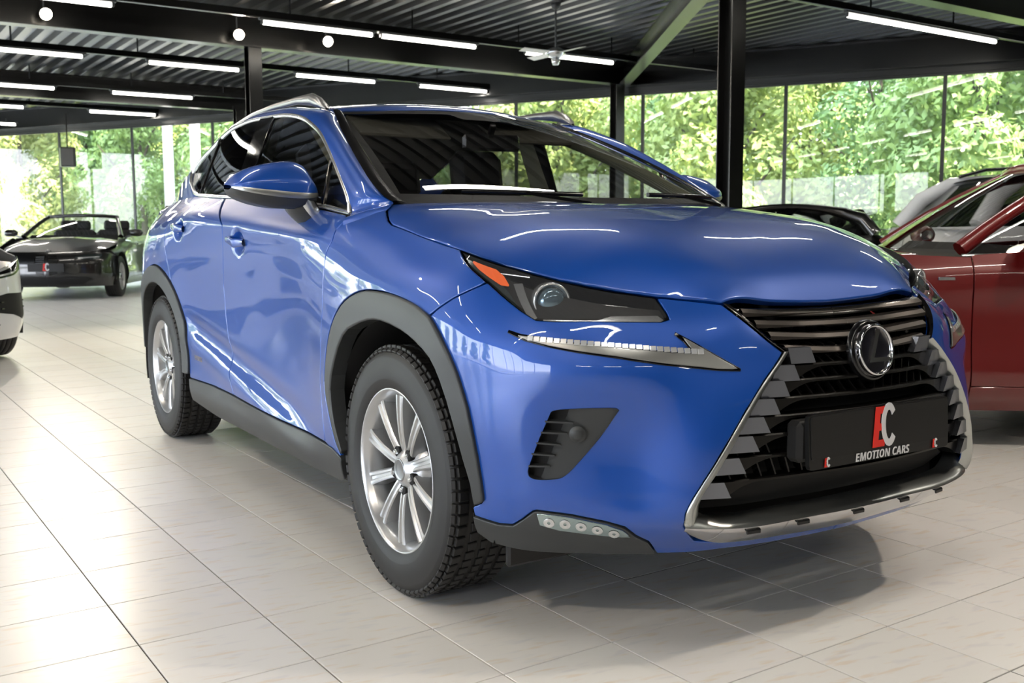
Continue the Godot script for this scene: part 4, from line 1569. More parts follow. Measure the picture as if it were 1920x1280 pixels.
	var shine := [PackedVector3Array(), PackedVector3Array(), PackedVector3Array()]
	for k in 49:
		var s := -0.537 + k * 1.074 / 48.0
		var a := absf(s)
		var z := a
		var yb := 0.328 + 0.012 * smoothstep(0.36, 0.54, z)
		var n := w.nrm(a, yb)
		var flip := Vector3(1, 1, -1) if s < 0 else Vector3.ONE
		var p := (w.ev(a, yb) + n * 0.010)
		var rise := 0.022 * smoothstep(0.44, 0.52, a)
		ledge[0].append(p * flip)
		ledge[1].append((p + Vector3(-0.006, 0.012 + rise * 0.3, 0)) * flip)
		ledge[2].append((p + Vector3(-0.035, 0.020 + rise, 0)) * flip)
		ledge[3].append((p + Vector3(-0.075, 0.018 + rise, 0)) * flip)
		var ylow := 0.263 + 0.012 * (a / 0.43) ** 2
		if a > 0.43:
			ylow = lerpf(0.277, 0.325, ((a - 0.43) / 0.107) ** 1.6)
		var q := w.ev(a, ylow) + w.nrm(a, ylow) * 0.004
		shine[0].append(p * flip)
		shine[1].append(((p + q) * 0.5 + n * 0.004) * flip)
		shine[2].append(q * flip)
	mb = Mb.new()
	mb.loft(ledge)
	part(grille, "bottom_ledge", mb, M.satin_silver)
	mb = Mb.new()
	mb.loft(shine)
	var strip := part(grille, "polished_strip", mb, M.chrome)
	for q in [-0.36, -0.2, 0.0, 0.2, 0.36]:
		mb = Mb.new()
		var fl := Vector3(1, 1, -1) if q < 0 else Vector3.ONE
		var nn := w.nrm(absf(q), 0.315) * fl
		var c := (w.ev(absf(q), 0.316)) * fl + nn * 0.011
		mb.box(c, Vector3(0.006, 0.011, 0.055), Basis(nn, Vector3.UP, nn.cross(Vector3.UP)), 0.002)
		part(strip, "slot", mb, M.plastic_dark)
	# --- emblem
	var em := Node3D.new()
	em.name = "emblem"
	car.add_child(em)
	var tilt := Basis(Vector3(0, 0, 1), 0.16)
	em.transform = Transform3D(tilt, Vector3(0.899, 0.727, 0.0))
	var ax := Basis(Vector3(0, 0, 1), -PI / 2)
	mb = Mb.new()
	mb.lathe([[0.0, 0.004], [0.056, 0.004], [0.060, 0.0], [0.063, -0.02]], Vector3.ZERO, ax, 48)
	part(em, "emblem_face", mb, M.emblem_blue)
	mb = Mb.new()
	mb.lathe([[0.056, 0.003], [0.0575, 0.012], [0.0615, 0.014], [0.0655, 0.010], [0.067, -0.01]], Vector3.ZERO, ax, 48)
	part(em, "emblem_ring", mb, M.chrome)
	mb = Mb.new()
	mb.lathe([[0.066, -0.002], [0.072, 0.0], [0.077, -0.006], [0.078, -0.018]], Vector3.ZERO, ax, 48)
	part(em, "emblem_mount", mb, M.plastic_gloss)
	# the bent stroke: seen from the front its foot runs to the car's left
	mb = Mb.new()
	mb.prism(v2([0.004, 0.052, 0.018, 0.050, -0.013, -0.019, 0.047, -0.021, 0.043, -0.031, -0.032, -0.030]), 0.008, Vector3(0.004, 0, 0), Basis(Vector3(0, 0, -1), Vector3(0, 1, 0), Vector3(1, 0, 0)))
	part(em, "emblem_stroke", mb, M.chrome)
	# --- plate
	var pl := Node3D.new()
	pl.name = "number_plate"
	car.add_child(pl)
	pl.set_meta("label", "black plate with red and white EC lettering")
	pl.transform = Transform3D(Basis(Vector3(0, 0, 1), 0.05), Vector3(0.936, 0.526, 0.0))
	var pb := Basis(Vector3(0, 0, -1), Vector3(0, 1, 0), Vector3(1, 0, 0))
	mb = Mb.new()
	mb.prism(soften(v2([-0.264, -0.066, 0.264, -0.066, 0.264, 0.066, -0.264, 0.066]), 0.012), 0.012, Vector3(-0.014, 0, 0), pb)
	part(pl, "plate_holder", mb, M.plate_frame)
	mb = Mb.new()
	mb.prism(soften(v2([-0.258, -0.042, 0.258, -0.042, 0.258, 0.062, -0.258, 0.062]), 0.008), 0.003, Vector3(-0.003, 0, 0), pb)
	part(pl, "plate_face", mb, M.plate_black)
	ec_letters(pl, 0.100, Vector3(0.0, 0.014, 0.0), pb, 0.0015)
	lettering(pl, "lettering", "EMOTION CARS", 0.020, Transform3D(pb, Vector3(0.0, -0.054, 0.0)), M.letter_white, true, 1.0, 0.15)
	ec_letters(pl, 0.022, Vector3(0.0, -0.052, 0.205), pb, 0.0)
	ec_letters(pl, 0.022, Vector3(0.0, -0.052, -0.205), pb, 0.0)
	mb = Mb.new()
	mb.box(Vector3(0.895, 0.525, 0.0), Vector3(0.05, 0.10, 0.56), Basis.IDENTITY, 0.012)
	part(car, "plate_mount", mb, M.black)
	mb = Mb.new()
	mb.box(Vector3(0.62, 0.53, 0.0), Vector3(0.24, 0.48, 0.98), Basis.IDENTITY, 0.02)
	part(car, "grille_blackout", mb, M.black)  # unseen dark box, added so no bright floor shows through the grille

	# --- headlamps
	var outline := v2(O_LAMP)
	var lamps := []
	for k in 2:
		var hl := Node3D.new()
		hl.name = "headlamp"
		car.add_child(hl, true)
		lamps.append(hl)
	var side_mb := []
	mb = Mb.new()
	fill(mb, w, biggest(Geometry2D.offset_polygon(outline, -0.002)), Vector2(0.02, 0.02), -0.055)
	var rim := PackedVector2Array()
	for k in outline.size():
		for q in 3:
			rim.append(outline[k].lerp(outline[(k + 1) % outline.size()], q / 3.0))
	var wall := [PackedVector3Array(), PackedVector3Array()]
	for p in rim:
		var q := p
		wall[0].append(w.ev(q.x, q.y) - w.nrm(q.x, q.y) * 0.004)
		wall[1].append(w.ev(q.x, q.y) - w.nrm(q.x, q.y) * 0.057)
	mb.loft(wall, true)
	side_mb.append(["lamp_housing", mb, M.lamp_black])
	# projector
	mb = Mb.new()
	var pc := w.ev(0.872, 0.876) - w.nrm(0.872, 0.876) * 0.03
	var pdir := Vector3(0.93, 0.0, 0.36).normalized()
	var pbs := Basis(pdir.cross(Vector3.UP).normalized(), pdir, pdir.cross(Vector3.UP).normalized().cross(pdir))
	mb.lathe([[0.046, -0.03], [0.047, 0.008], [0.044, 0.014], [0.040, 0.010], [0.034, -0.004]], pc, pbs, 40)
	side_mb.append(["projector_ring", mb, M.chrome_satin])
	mb = Mb.new()
	mb.lathe([[0.036, -0.004], [0.033, 0.006], [0.026, 0.014], [0.014, 0.019], [0.0, 0.021]], pc, pbs, 40)
	side_mb.append(["projector_lens", mb, M.lens])
	mb = Mb.new()
	fill(mb, w, biggest(Geometry2D.offset_polygon(v2([1.155, 0.956, 1.068, 0.936, 1.036, 0.92, 1.01, 0.9, 1.031, 0.902, 1.075, 0.92, 1.124, 0.941]), 0.002)), Vector2(0.02, 0.02), -0.012)
	side_mb.append(["turn_signal", mb, M.orange])
	mb = Mb.new()
	fill(mb, w, v2([1.2, 0.967, 1.155, 0.956, 1.124, 0.941, 1.075, 0.92, 1.031, 0.902, 1.0, 0.885, 0.96, 0.853, 0.97, 0.85, 1.005, 0.872, 1.065, 0.905, 1.148, 0.942]), Vector2(0.02, 0.02), -0.014)
	side_mb.append(["side_reflector", mb, M.reflector_grey])
	mb = Mb.new()
	fill(mb, w, v2([1.002, 0.909, 0.975, 0.911, 0.898, 0.828, 0.915, 0.820]), Vector2(0.02, 0.02), -0.02)
	side_mb.append(["slant_bezel", mb, M.chrome_satin])
	mb = Mb.new()
	fill(mb, w, v2([0.88, 0.823, 0.74, 0.822, 0.70, 0.832, 0.575, 0.833, 0.562, 0.823, 0.575, 0.817, 0.7, 0.818, 0.8, 0.818, 0.88, 0.819]), Vector2(0.02, 0.01), -0.015)
	side_mb.append(["lower_reflector", mb, M.chrome_satin])
	mb = Mb.new()
	mb.tube(PackedVector3Array([w.ev(0.79, 0.874) - w.nrm(0.79, 0.874) * 0.03, w.ev(0.72, 0.867) - w.nrm(0.72, 0.867) * 0.03, w.ev(0.65, 0.861) - w.nrm(0.65, 0.861) * 0.03]), 0.003, 6)
	mb.tube(PackedVector3Array([w.ev(1.06, 0.933) - w.nrm(1.06, 0.93) * 0.02, w.ev(0.96, 0.925) - w.nrm(0.96, 0.92) * 0.02]), 0.003, 6)
	mb.bar(w.ev(0.816, 0.876) - w.nrm(0.82, 0.87) * 0.035, w.ev(0.785, 0.848) - w.nrm(0.79, 0.85) * 0.035, 0.012, 0.01)
	side_mb.append(["bezel_line", mb, M.chrome_satin])
	mb = Mb.new()
	fill(mb, w, biggest(Geometry2D.offset_polygon(outline, -0.004)), Vector2(0.02, 0.02), -0.002)
	side_mb.append(["lamp_cover", mb, M.lens_cover])
	for e in side_mb:
		mirrored_child(lamps, e[0], e[1], e[2])

	# --- day running lamps below
	var drl := v2(O_DRL)
	var runs := []
	for k in 2:
		var hl := Node3D.new()
		hl.name = "running_lamp"
		car.add_child(hl, true)
		runs.append(hl)
	mirrored_child(runs, "lamp_housing", panel(w, biggest(Geometry2D.offset_polygon(drl, 0.004)), 0.012, 0.003, 0.0, 0.002, 0.01), M.piano_black)
	mirrored_child(runs, "light_guide", panel(w, drl, 0.012, 0.006, 0.0, 0.0015, 0.006), M.drl)
	mb = Mb.new()
	for k in 26:
		var s := 0.90 - k * 0.0162
		var y := 0.752 + (s - 0.69) * 0.075
		var n := w.nrm(s, y)
		mb.box(w.ev(s, y + 0.004) + n * 0.0065, Vector3(0.004, 0.013, 0.0145), Basis(n, Vector3.UP, n.cross(Vector3.UP).normalized()).orthonormalized(), 0.001)
	mirrored_child(runs, "led_cell", mb, M.led_cell)
	for e in runs:
		e.get_node("led_cell").set_meta("kind", "stuff")

	# --- corner vents
	var vent := soften(v2(O_VENT), 0.006)
	var vents := []
	for k in 2:
		var hl := Node3D.new()
		hl.name = "corner_vent"
		car.add_child(hl, true)
		vents.append(hl)
	mb = Mb.new()
	# tray: its face lies shallow at the inner end and falls away behind the slats
	fill(mb, w, vent, Vector2(0.012, 0.012), 0.0)
	for k in mb.v.size():
		var uv := mb.t[k]
		mb.v[k] -= mb.n[k] * vent_depth(uv)
	var vw := [PackedVector3Array(), PackedVector3Array(), PackedVector3Array()]
	for k in vent.size():
		var n := w.nrm(vent[k].x, vent[k].y)
		var p := w.ev(vent[k].x, vent[k].y)
		vw[0].append(p + n * 0.002)
		vw[1].append(p - n * 0.004)
		vw[2].append(p - n * (vent_depth(vent[k]) + 0.001))
	mb.loft(vw, true)
	mirrored_child(vents, "vent_tray", mb, M.plastic_grey)
	for q in [[0.862, 0.577, 0.795, 0.574], [0.872, 0.55, 0.81, 0.548], [0.883, 0.524, 0.826, 0.52], [0.894, 0.497, 0.839, 0.494], [0.902, 0.467, 0.851, 0.468]]:
		mb = Mb.new()
		var rows2 := [PackedVector3Array(), PackedVector3Array(), PackedVector3Array(), PackedVector3Array()]
		for k in 5:
			var t := k / 4.0
			var s := lerpf(q[0], q[2], t)
			var y := lerpf(q[1], q[3], t)
			var n := w.nrm(s, y)
			var p := w.ev(s, y) + n * (0.003 - 0.002 * t)
			rows2[0].append(p - n * 0.045 + Vector3(0, 0.003, 0))
			rows2[1].append(p + Vector3(0, 0.002, 0))
			rows2[2].append(p - Vector3(0, 0.002, 0))
			rows2[3].append(p - n * 0.045 - Vector3(0, 0.003, 0))
		mb.strips(rows2)
		mirrored_child(vents, "vent_slat", mb, M.plastic_grey)
	mb = Mb.new()
	var sn := w.nrm(0.785, 0.548)
	mb.lathe([[0.0, 0.006], [0.011, 0.006], [0.013, 0.002], [0.02, 0.0]], w.ev(0.785, 0.548) + sn * 0.003, Basis(sn.cross(Vector3.UP).normalized(), sn, sn.cross(Vector3.UP).normalized().cross(sn)), 20)
	mirrored_child(vents, "parking_sensor", mb, M.plastic_grey)

	# --- lower corner: grey valance with the fog lamp
	var val := both(car, "valance", panel(w, v2(O_VALANCE), 0.014, 0.004, 0.001, 0.003, 0.03), M.plastic_grey)
	mirrored_child(val, "fog_lamp", panel(w, v2(O_FOG), 0.012, 0.008, 0.001, 0.002, 0.01), M.fog_lens)
	mb = Mb.new()
	for q in [[0.855, 0.331], [0.815, 0.33], [0.775, 0.326], [0.735, 0.320], [0.695, 0.312]]:
		var n := w.nrm(q[0], q[1])
		mb.lathe([[0.004, 0.001], [0.010, 0.003], [0.0135, 0.001]], w.ev(q[0], q[1]) + n * 0.008, Basis(n.cross(Vector3.UP).normalized(), n, n.cross(Vector3.UP).normalized().cross(n)), 12)
	mirrored_child(val, "fog_reflector", mb, M.chrome_satin)
	for e in val:
		e.get_node("fog_reflector").set_meta("kind", "stuff")


func vent_depth(uv: Vector2) -> float:
	return 0.006 + 0.055 * smoothstep(0.0, 0.05, uv.x - 0.80 + (0.575 - uv.y) * -0.42)


func ec_letters(parent: Node3D, size: float, at: Vector3, b: Basis, deep: float) -> void:
	# a slanted red E overlapped by a white C
	var mb := Mb.new()
	var e := v2([-0.42, -0.5, 0.02, -0.5, 0.06, -0.33, -0.2, -0.33, -0.17, -0.1, 0.05, -0.1, 0.08, 0.08, -0.14, 0.08, -0.11, 0.32, 0.15, 0.32, 0.2, 0.5, -0.28, 0.5])
	for k in e.size():
		e[k] *= size
	mb.prism(e, 0.001, at + b * Vector3(0, 0, deep), b)
	part(parent, "red_letter", mb, M.letter_red)
	mb = Mb.new()
	var c := PackedVector2Array()
	for k in 17:
		var a := deg_to_rad(38.0 + k * 284.0 / 16.0)
		c.append(Vector2(0.21 + 0.29 * cos(a), 0.03 + 0.55 * sin(a)) * size)
	for k in 17:
		var a := deg_to_rad(322.0 - k * 284.0 / 16.0)
		c.append(Vector2(0.21 + 0.14 * cos(a), 0.03 + 0.37 * sin(a)) * size)
	mb.prism(c, 0.0018, at + b * Vector3(0, 0, deep), b)
	part(parent, "white_letter", mb, M.letter_white)


func suv_cladding(car: Node3D, w: Surf) -> void:
	both(car, "arch_trim", panel(w, v2(O_FLARE), 0.014, 0.012, 0.0, 0.006, 0.05), M.plastic_grey)
	var ra := ring_arc(-2.66, 0.352, 0.512, 3.0, 172.0, 30)
	var rb := ring_arc(-2.66, 0.352, 0.428, 172.0, 3.0, 30)
	ra.append_array(rb)
	both(car, "arch_trim", panel(w, ra, 0.02, 0.012, 0.0, 0.006, 0.05), M.plastic_grey)
	# sill
	var rt := v2(O_RTOP)
	var up := PackedVector2Array()
	var lo := PackedVector2Array()
	for p in rt:
		up.append(p)
		lo.append(Vector2(p.x, 0.235))
	up[0] = Vector2(3.62, 0.36)
	lo[0] = Vector2(3.60, 0.26)
	lo[lo.size() - 1] = Vector2(1.86, 0.25)
	lo.reverse()
	up.append_array(lo)
	both(car, "sill_trim", panel(w, up, 0.02, 0.006, 0.001, 0.004, 0.03), M.plastic_grey)
	# black shell added behind the panels to put shade into the gaps
	var mb := Mb.new()
	var shell := v2([0.56, 0.30, 1.04, 0.30, 1.02, 0.6, 1.14, 0.76, 1.3, 0.86, 1.55, 0.885, 1.75, 0.86, 1.9, 0.78, 1.99, 0.6, 1.97, 0.24, 3.64, 0.24, 3.62, 0.5, 3.75, 0.75, 4.0, 0.87, 4.3, 0.87, 4.52, 0.75, 4.65, 0.55, 4.7, 0.3, 5.7, 0.3, 5.7, 1.18, 3.6, 1.18, 2.5, 1.12, 1.98, 1.06, 1.75, 1.07, 1.4, 0.99, 1.15, 0.955, 0.95, 0.90, 0.7, 0.86, 0.5, 0.845, 0.44, 0.845, 0.31, 0.737, 0.57, 0.37])
	fill(mb, w, shell, Vector2(0.04, 0.04), -0.022)
	both(car, "inner_shell", mb, M.black)
	# wheel houses and floor pan
	for cx in [0.0, -2.66]:
		mb = Mb.new()
		var rows := [PackedVector3Array(), PackedVector3Array(), PackedVector3Array(), PackedVector3Array(), PackedVector3Array()]
		for k in 29:
			var a := deg_to_rad(-14.0 + k * 208.0 / 28.0)
			var d := Vector3(cos(a), sin(a), 0)
			var c := Vector3(cx, 0.352, 0)
			rows[0].append(c + d * 0.44 + Vector3(0, 0, 0.885 - 0.06 * (maxf(0.0, cos(a)) if cx > -1.0 else 0.0)))
			rows[1].append(c + d * 0.43 + Vector3(0, 0, 0.80))
			rows[2].append(c + d * 0.435 + Vector3(0, 0, 0.74))
			rows[3].append(c + d * 0.43 + Vector3(0, 0, 0.58))
			rows[4].append(c + d * 0.06 + Vector3(0, 0, 0.56))
		mb.loft(rows)
		both(car, "wheel_liner", mb, M.liner)
	mb = Mb.new()
	mb.box(Vector3(-1.33, 0.235, 0), Vector3(1.75, 0.09, 1.62), Basis.IDENTITY, 0.02)
	mb.box(Vector3(-1.55, 0.27, 0), Vector3(3.7, 0.10, 1.05), Basis.IDENTITY, 0.02)
	mb.box(Vector3(0.50, 0.275, 0), Vector3(0.30, 0.05, 0.9), Basis.IDENTITY, 0.02)
	part(car, "floor_pan", mb, M.liner)
	# air deflector ahead of the front wheels
	mb = Mb.new()
	mb.box(Vector3(0.43, 0.215, 0.68), Vector3(0.02, 0.07, 0.22), Basis.IDENTITY, 0.006)
	both(car, "air_deflector", mb, M.plastic_dark)
	# hybrid lettering low on the rear doors
	var n := w.nrm(3.475, 0.465)
	var x := n.cross(Vector3.UP).normalized() * -1.0
	var b := Basis(x, n.cross(x), n).orthonormalized()
	lettering(car, "door_lettering", "HYBRID", 0.022, Transform3D(b, w.ev(3.475, 0.465) + n * 0.001), M.chrome, true, 1.1)


func suv_mirrors(car: Node3D, _doors: Array) -> void:
	# outer mirror lofted along the car's width: [z, x front, x back, y low, y seam, y top]
	var sec := [[0.807, -0.75, -0.858, 1.125, 1.157, 1.18], [0.817, -0.739, -0.864, 1.117, 1.157, 1.214], [0.834, -0.731, -0.869, 1.11, 1.156, 1.245], [0.855, -0.725, -0.875, 1.105, 1.156, 1.259], [0.893, -0.723, -0.878, 1.102, 1.157, 1.264], [0.953, -0.725, -0.885, 1.105, 1.162, 1.257], [1.018, -0.736, -0.891, 1.119, 1.168, 1.241], [1.061, -0.759, -0.891, 1.136, 1.173, 1.22], [1.08, -0.78, -0.891, 1.151, 1.175, 1.199], [1.088, -0.804, -0.885, 1.166, 1.175, 1.184]]
	var cap := []
	var low := []
	var strip := []
	for q in sec:
		var a := PackedVector3Array()
		var xm: float = q[1]
		var xb: float = q[2]
		for p in [[0.0, 0.0], [0.0, 0.25], [0.004, 0.45], [0.03, 0.72], [0.055, 0.92], [0.085, 1.0]]:
			a.append(Vector3(xm - minf(p[0], (xm - xb) * 0.8), lerpf(q[4], q[5], p[1]), q[0]))
		a.append(Vector3(xb, lerpf(q[4], q[5], 0.95), q[0]))
		a.append(Vector3(xb, q[4], q[0]))
		cap.append(a)
		strip.append(PackedVector3Array([Vector3(xm + 0.002, q[4], q[0]), Vector3(xm + 0.004, lerpf(q[4], q[3], 0.18), q[0]), Vector3(xm + 0.002, lerpf(q[4], q[3], 0.36), q[0])]))
		low.append(PackedVector3Array([Vector3(xm, lerpf(q[4], q[3], 0.36), q[0]), Vector3(xm - 0.012, lerpf(q[4], q[3], 0.75), q[0]), Vector3(xm - 0.03, q[3], q[0]), Vector3(xb, q[3] + 0.004, q[0]), Vector3(xb, q[4], q[0])]))
	var ms := []
	for k in 2:
		var o := Node3D.new()
		o.name = "side_mirror"
		car.add_child(o, true)
		ms.append(o)
	var mb := Mb.new()
	mb.loft(fine(cap))
	mirrored_child(ms, "mirror_cap", mb, M.blue)
	mb = Mb.new()
	mb.loft(fine(strip))
	mirrored_child(ms, "mirror_strip", mb, M.satin_silver)
	mb = Mb.new()
	mb.loft(fine(low))
	mirrored_child(ms, "mirror_base", mb, M.plastic_grey)
	# foot of the mirror on the door: a bent arm, bright on its leading face
	mb = Mb.new()
	var arm := []
	# leading face of the foot: [y outer, z outer, y inner, z inner]
	var foot := [[1.142, 0.93, 1.158, 0.862], [1.136, 0.905, 1.148, 0.842], [1.118, 0.896, 1.135, 0.83], [1.096, 0.884, 1.118, 0.818], [1.072, 0.862, 1.098, 0.806], [1.048, 0.839, 1.079, 0.794]]
	for q in foot:
		arm.append(PackedVector3Array([Vector3(-0.742, lerpf(q[2], q[0], 0.62), lerpf(q[3], q[1], 0.62)), Vector3(-0.728, lerpf(q[2], q[0], 0.3), lerpf(q[3], q[1], 0.3)), Vector3(-0.742, q[2], q[3])]))
	mb.loft(fine(arm))
	mirrored_child(ms, "mirror_arm_strip", mb, M.chrome_satin)
	mb = Mb.new()
	arm = []
	for q in foot:
		arm.append(PackedVector3Array([Vector3(-0.743, lerpf(q[2], q[0], 0.62), lerpf(q[3], q[1], 0.62)), Vector3(-0.752, q[0] - 0.004, q[1]), Vector3(-0.80, q[0] - 0.012, q[1] + 0.004), Vector3(-0.87, q[0], q[1] - 0.006), Vector3(-0.88, q[2], q[3]), Vector3(-0.743, q[2] + 0.003, q[3] - 0.003)]))
	mb.loft(fine(arm))
	mirrored_child(ms, "mirror_arm", mb, M.plastic_grey)
	mb = Mb.new()
	mb.face([Vector3(-0.895, 1.165, 0.86), Vector3(-0.897, 1.175, 1.06), Vector3(-0.897, 1.215, 1.03), Vector3(-0.895, 1.235, 0.87)], Vector3.LEFT)
	mirrored_child(ms, "mirror_glass", mb, M.chrome)


# more rows between the given ones
func fine(rows: Array, per := 4) -> Array:
	var o := []
	for r in rows.size() - 1:
		for s in per:
			var row := PackedVector3Array()
			for k in rows[r].size():
				row.append(rows[r][k].cubic_interpolate(rows[r + 1][k], rows[maxi(r - 1, 0)][k], rows[mini(r + 2, rows.size() - 1)][k], float(s) / per))
			o.append(row)
	o.append(rows[rows.size() - 1])
	return o


func suv_handles(fd: Array, rd: Array, w: Surf) -> void:
	for e in [[fd, 2.90, 0.985], [rd, 3.72, 1.04]]:
		var mb := Mb.new()
		var rows := []
		for k in 9:
			var t := k / 8.0
			var s: float = e[1] + (t - 0.5) * 0.21
			var y: float = e[2] + 0.012 * t
			var n := w.nrm(s, y)
			var dish := 0.026 * pow(maxf(0.0, 1.0 - ((s - e[1] + 0.01) / 0.075) ** 2), 1.2)
			var o := 0.002 + dish + 0.012 * sin(PI * clampf(t * 1.0, 0.02, 0.98)) ** 0.5
			var hgt := 0.014 + 0.004 * sin(PI * t)
			var ring := PackedVector3Array()
			for q in 10:
				var a := TAU * q / 10
				ring.append(w.ev(s, y + sin(a) * hgt) + n * (o + cos(a) * 0.009))
			rows.append(ring)
		mb.loft(fine(rows, 2), true)
		mirrored_child(e[0], "handle", mb, M.blue)


func suv_inside(car: Node3D, w: Surf) -> void:
	var inn := Node3D.new()
	inn.name = "cabin"
	car.add_child(inn)
	var mb := Mb.new()
	mb.box(Vector3(-1.7, 0.42, 0), Vector3(2.9, 0.06, 1.5))
	part(inn, "carpet", mb, M.liner)
	# dashboard
	mb = Mb.new()
	var rows := []
	for q in [[-0.30, 1.095], [-0.5, 1.118], [-0.72, 1.105], [-0.86, 1.06], [-0.90, 0.95], [-0.88, 0.75], [-0.80, 0.6]]:
		var r := PackedVector3Array()
		for k in 13:
			var z := -0.72 + k * 0.12
			r.append(Vector3(q[0] - 0.12 * z * z, q[1] + 0.015 * sin(k * 0.7), z))
		rows.append(r)
	mb.loft(rows)
	part(inn, "dashboard", mb, M.interior_dark)
	# steering wheel
	mb = Mb.new()
	var ring := PackedVector3Array()
	var sb := Basis(Vector3(0, 0, 1), 0.45)
	for k in 33:
		var a := TAU * k / 32
		ring.append(Vector3(-0.98, 0.95, -0.37) + sb * Vector3(0, 0.185 * cos(a), 0.185 * sin(a)))
	mb.tube(ring, 0.016, 8, false)
	mb.box(Vector3(-0.97, 0.95, -0.37), Vector3(0.05, 0.12, 0.34), sb, 0.02)
	part(inn, "steering_wheel", mb, M.interior_dark)
	# seats
	for q in [[-1.35, 0.38, 0.5], [-1.35, -0.38, 0.5], [-2.3, 0.42, 0.52], [-2.3, -0.42, 0.52]]:
		var seat := Node3D.new()
		seat.name = "seat"
		inn.add_child(seat, true)
		mb = Mb.new()
		mb.box(Vector3(q[0] + 0.1, 0.62, q[1]), Vector3(0.52, 0.18, q[2]), Basis(Vector3(0, 0, 1), 0.12), 0.05)
		part(seat, "cushion", mb, M.interior_dark)
		mb = Mb.new()
		mb.box(Vector3(q[0] - 0.26, 0.92, q[1]), Vector3(0.16, 0.62, q[2] - 0.02), Basis(Vector3(0, 0, 1), 0.28), 0.055)
		part(seat, "backrest", mb, M.interior_dark)
		mb = Mb.new()
		mb.box(Vector3(q[0] - 0.37, 1.305, q[1]), Vector3(0.11, 0.20, 0.27), Basis(Vector3(0, 0, 1), 0.15), 0.04)
		part(seat, "headrest", mb, M.interior_dark)
	# headliner, visors, inner pillars, rear-view mirror
	mb = Mb.new()
	rows = []
	for k in 12:
		var x := -1.16 - k * 0.18
		var r := PackedVector3Array()
		for q in 11:
			var z := -0.6 + q * 0.12
			r.append(roof_point(x, z * 0.9) - Vector3(0, 0.045, 0))
		rows.append(r)
	mb.loft(rows)
	part(inn, "headliner", mb, M.headliner)
	for z in [0.30, -0.30]:
		mb = Mb.new()
		mb.box(Vector3(-1.16, 1.435, z), Vector3(0.16, 0.016, 0.40), Basis(Vector3(0, 0, 1), -0.55), 0.006)
		part(inn, "sun_visor", mb, M.headliner)
	mb = Mb.new()
	mb.box(Vector3(-0.98, 1.375, -0.02), Vector3(0.03, 0.065, 0.24), Basis(Vector3(0, 1, 0), -0.25), 0.012)
	mb.bar(Vector3(-0.97, 1.40, -0.01), Vector3(-0.93, 1.44, 0.0), 0.02, 0.02)
	part(inn, "rear_view_mirror", mb, M.plastic_gloss)
	mb = Mb.new()
	var r0 := PackedVector3Array()
	var r1 := PackedVector3Array()
	var r2 := PackedVector3Array()
	for k in 12:
		var t := k / 11.0
		r0.append(screen_point(0.965, t) - Vector3(0.015, 0.02, 0))
		r1.append(screen_point(0.97, t) - Vector3(0.09, 0.05, 0.01))
		var x := lerpf(-0.56, -1.26, t)
		var y := lerpf(1.12, 1.455, t)
		r2.append(Vector3(x, y, side_z(x, y) - 0.03))
	mb.loft([r0, r1, r2])
	both(inn, "pillar_lining", mb, M.interior_beige)
	mb = Mb.new()
	mb.loft([PackedVector3Array([Vector3(-1.60, 1.10, side_z(-1.6, 1.1) - 0.03), Vector3(-1.64, 1.50, side_z(-1.64, 1.5) - 0.03)]), PackedVector3Array([Vector3(-1.68, 1.10, side_z(-1.68, 1.1) - 0.09), Vector3(-1.69, 1.50, side_z(-1.69, 1.5) - 0.08)]), PackedVector3Array([Vector3(-1.78, 1.10, side_z(-1.78, 1.1) - 0.03), Vector3(-1.75, 1.50, side_z(-1.75, 1.5) - 0.03)])])
	both(inn, "pillar_lining", mb, M.interior_beige)
	mb = Mb.new()
	mb.loft([PackedVector3Array([Vector3(-0.55, 1.10, 0.77), Vector3(-1.6, 1.13, 0.765), Vector3(-2.6, 1.18, 0.73)]), PackedVector3Array([Vector3(-0.55, 1.08, 0.72), Vector3(-1.6, 1.10, 0.70), Vector3(-2.6, 1.14, 0.68)]), PackedVector3Array([Vector3(-0.6, 0.45, 0.74), Vector3(-1.6, 0.45, 0.74), Vector3(-2.6, 0.6, 0.7)])])
	both(inn, "door_lining", mb, M.interior_dark)
	# firewall keeps daylight out from under the hood
	mb = Mb.new()
	mb.box(Vector3(-0.30, 0.72, 0), Vector3(0.04, 0.74, 1.44))
	part(inn, "firewall", mb, M.black)


# ---------------------------------------------------------------- wheels

func wheel(car: Node3D, called: String, at: Vector3, side: float, phase: float, plain: bool, rad := 0.356, rim_mat: Material = null) -> Node3D:
	var o := Node3D.new()
	o.name = called
	car.add_child(o, true)
	o.position = at
	if side < 0.0:
		o.rotation.y = PI
	var k := rad / 0.356
	var ax := Basis(Vector3(1, 0, 0), PI / 2)
	var key := "wheel_%s_%.3f" % [plain, rad]
	if not shared.has(key):
		shared[key] = wheel_meshes(k, ax, plain)
	var ms: Array = shared[key]
	for e in ms:
		var m: Material = e[2]
		if rim_mat and m == M.alloy:
			m = rim_mat
		var p := part(o, e[0], e[1], m)
		if e.size() > 3:
			p.rotation.z = e[3] + phase
		if e[0] == "tread":
			p.set_meta("kind", "stuff")
	return o


var shared := {}

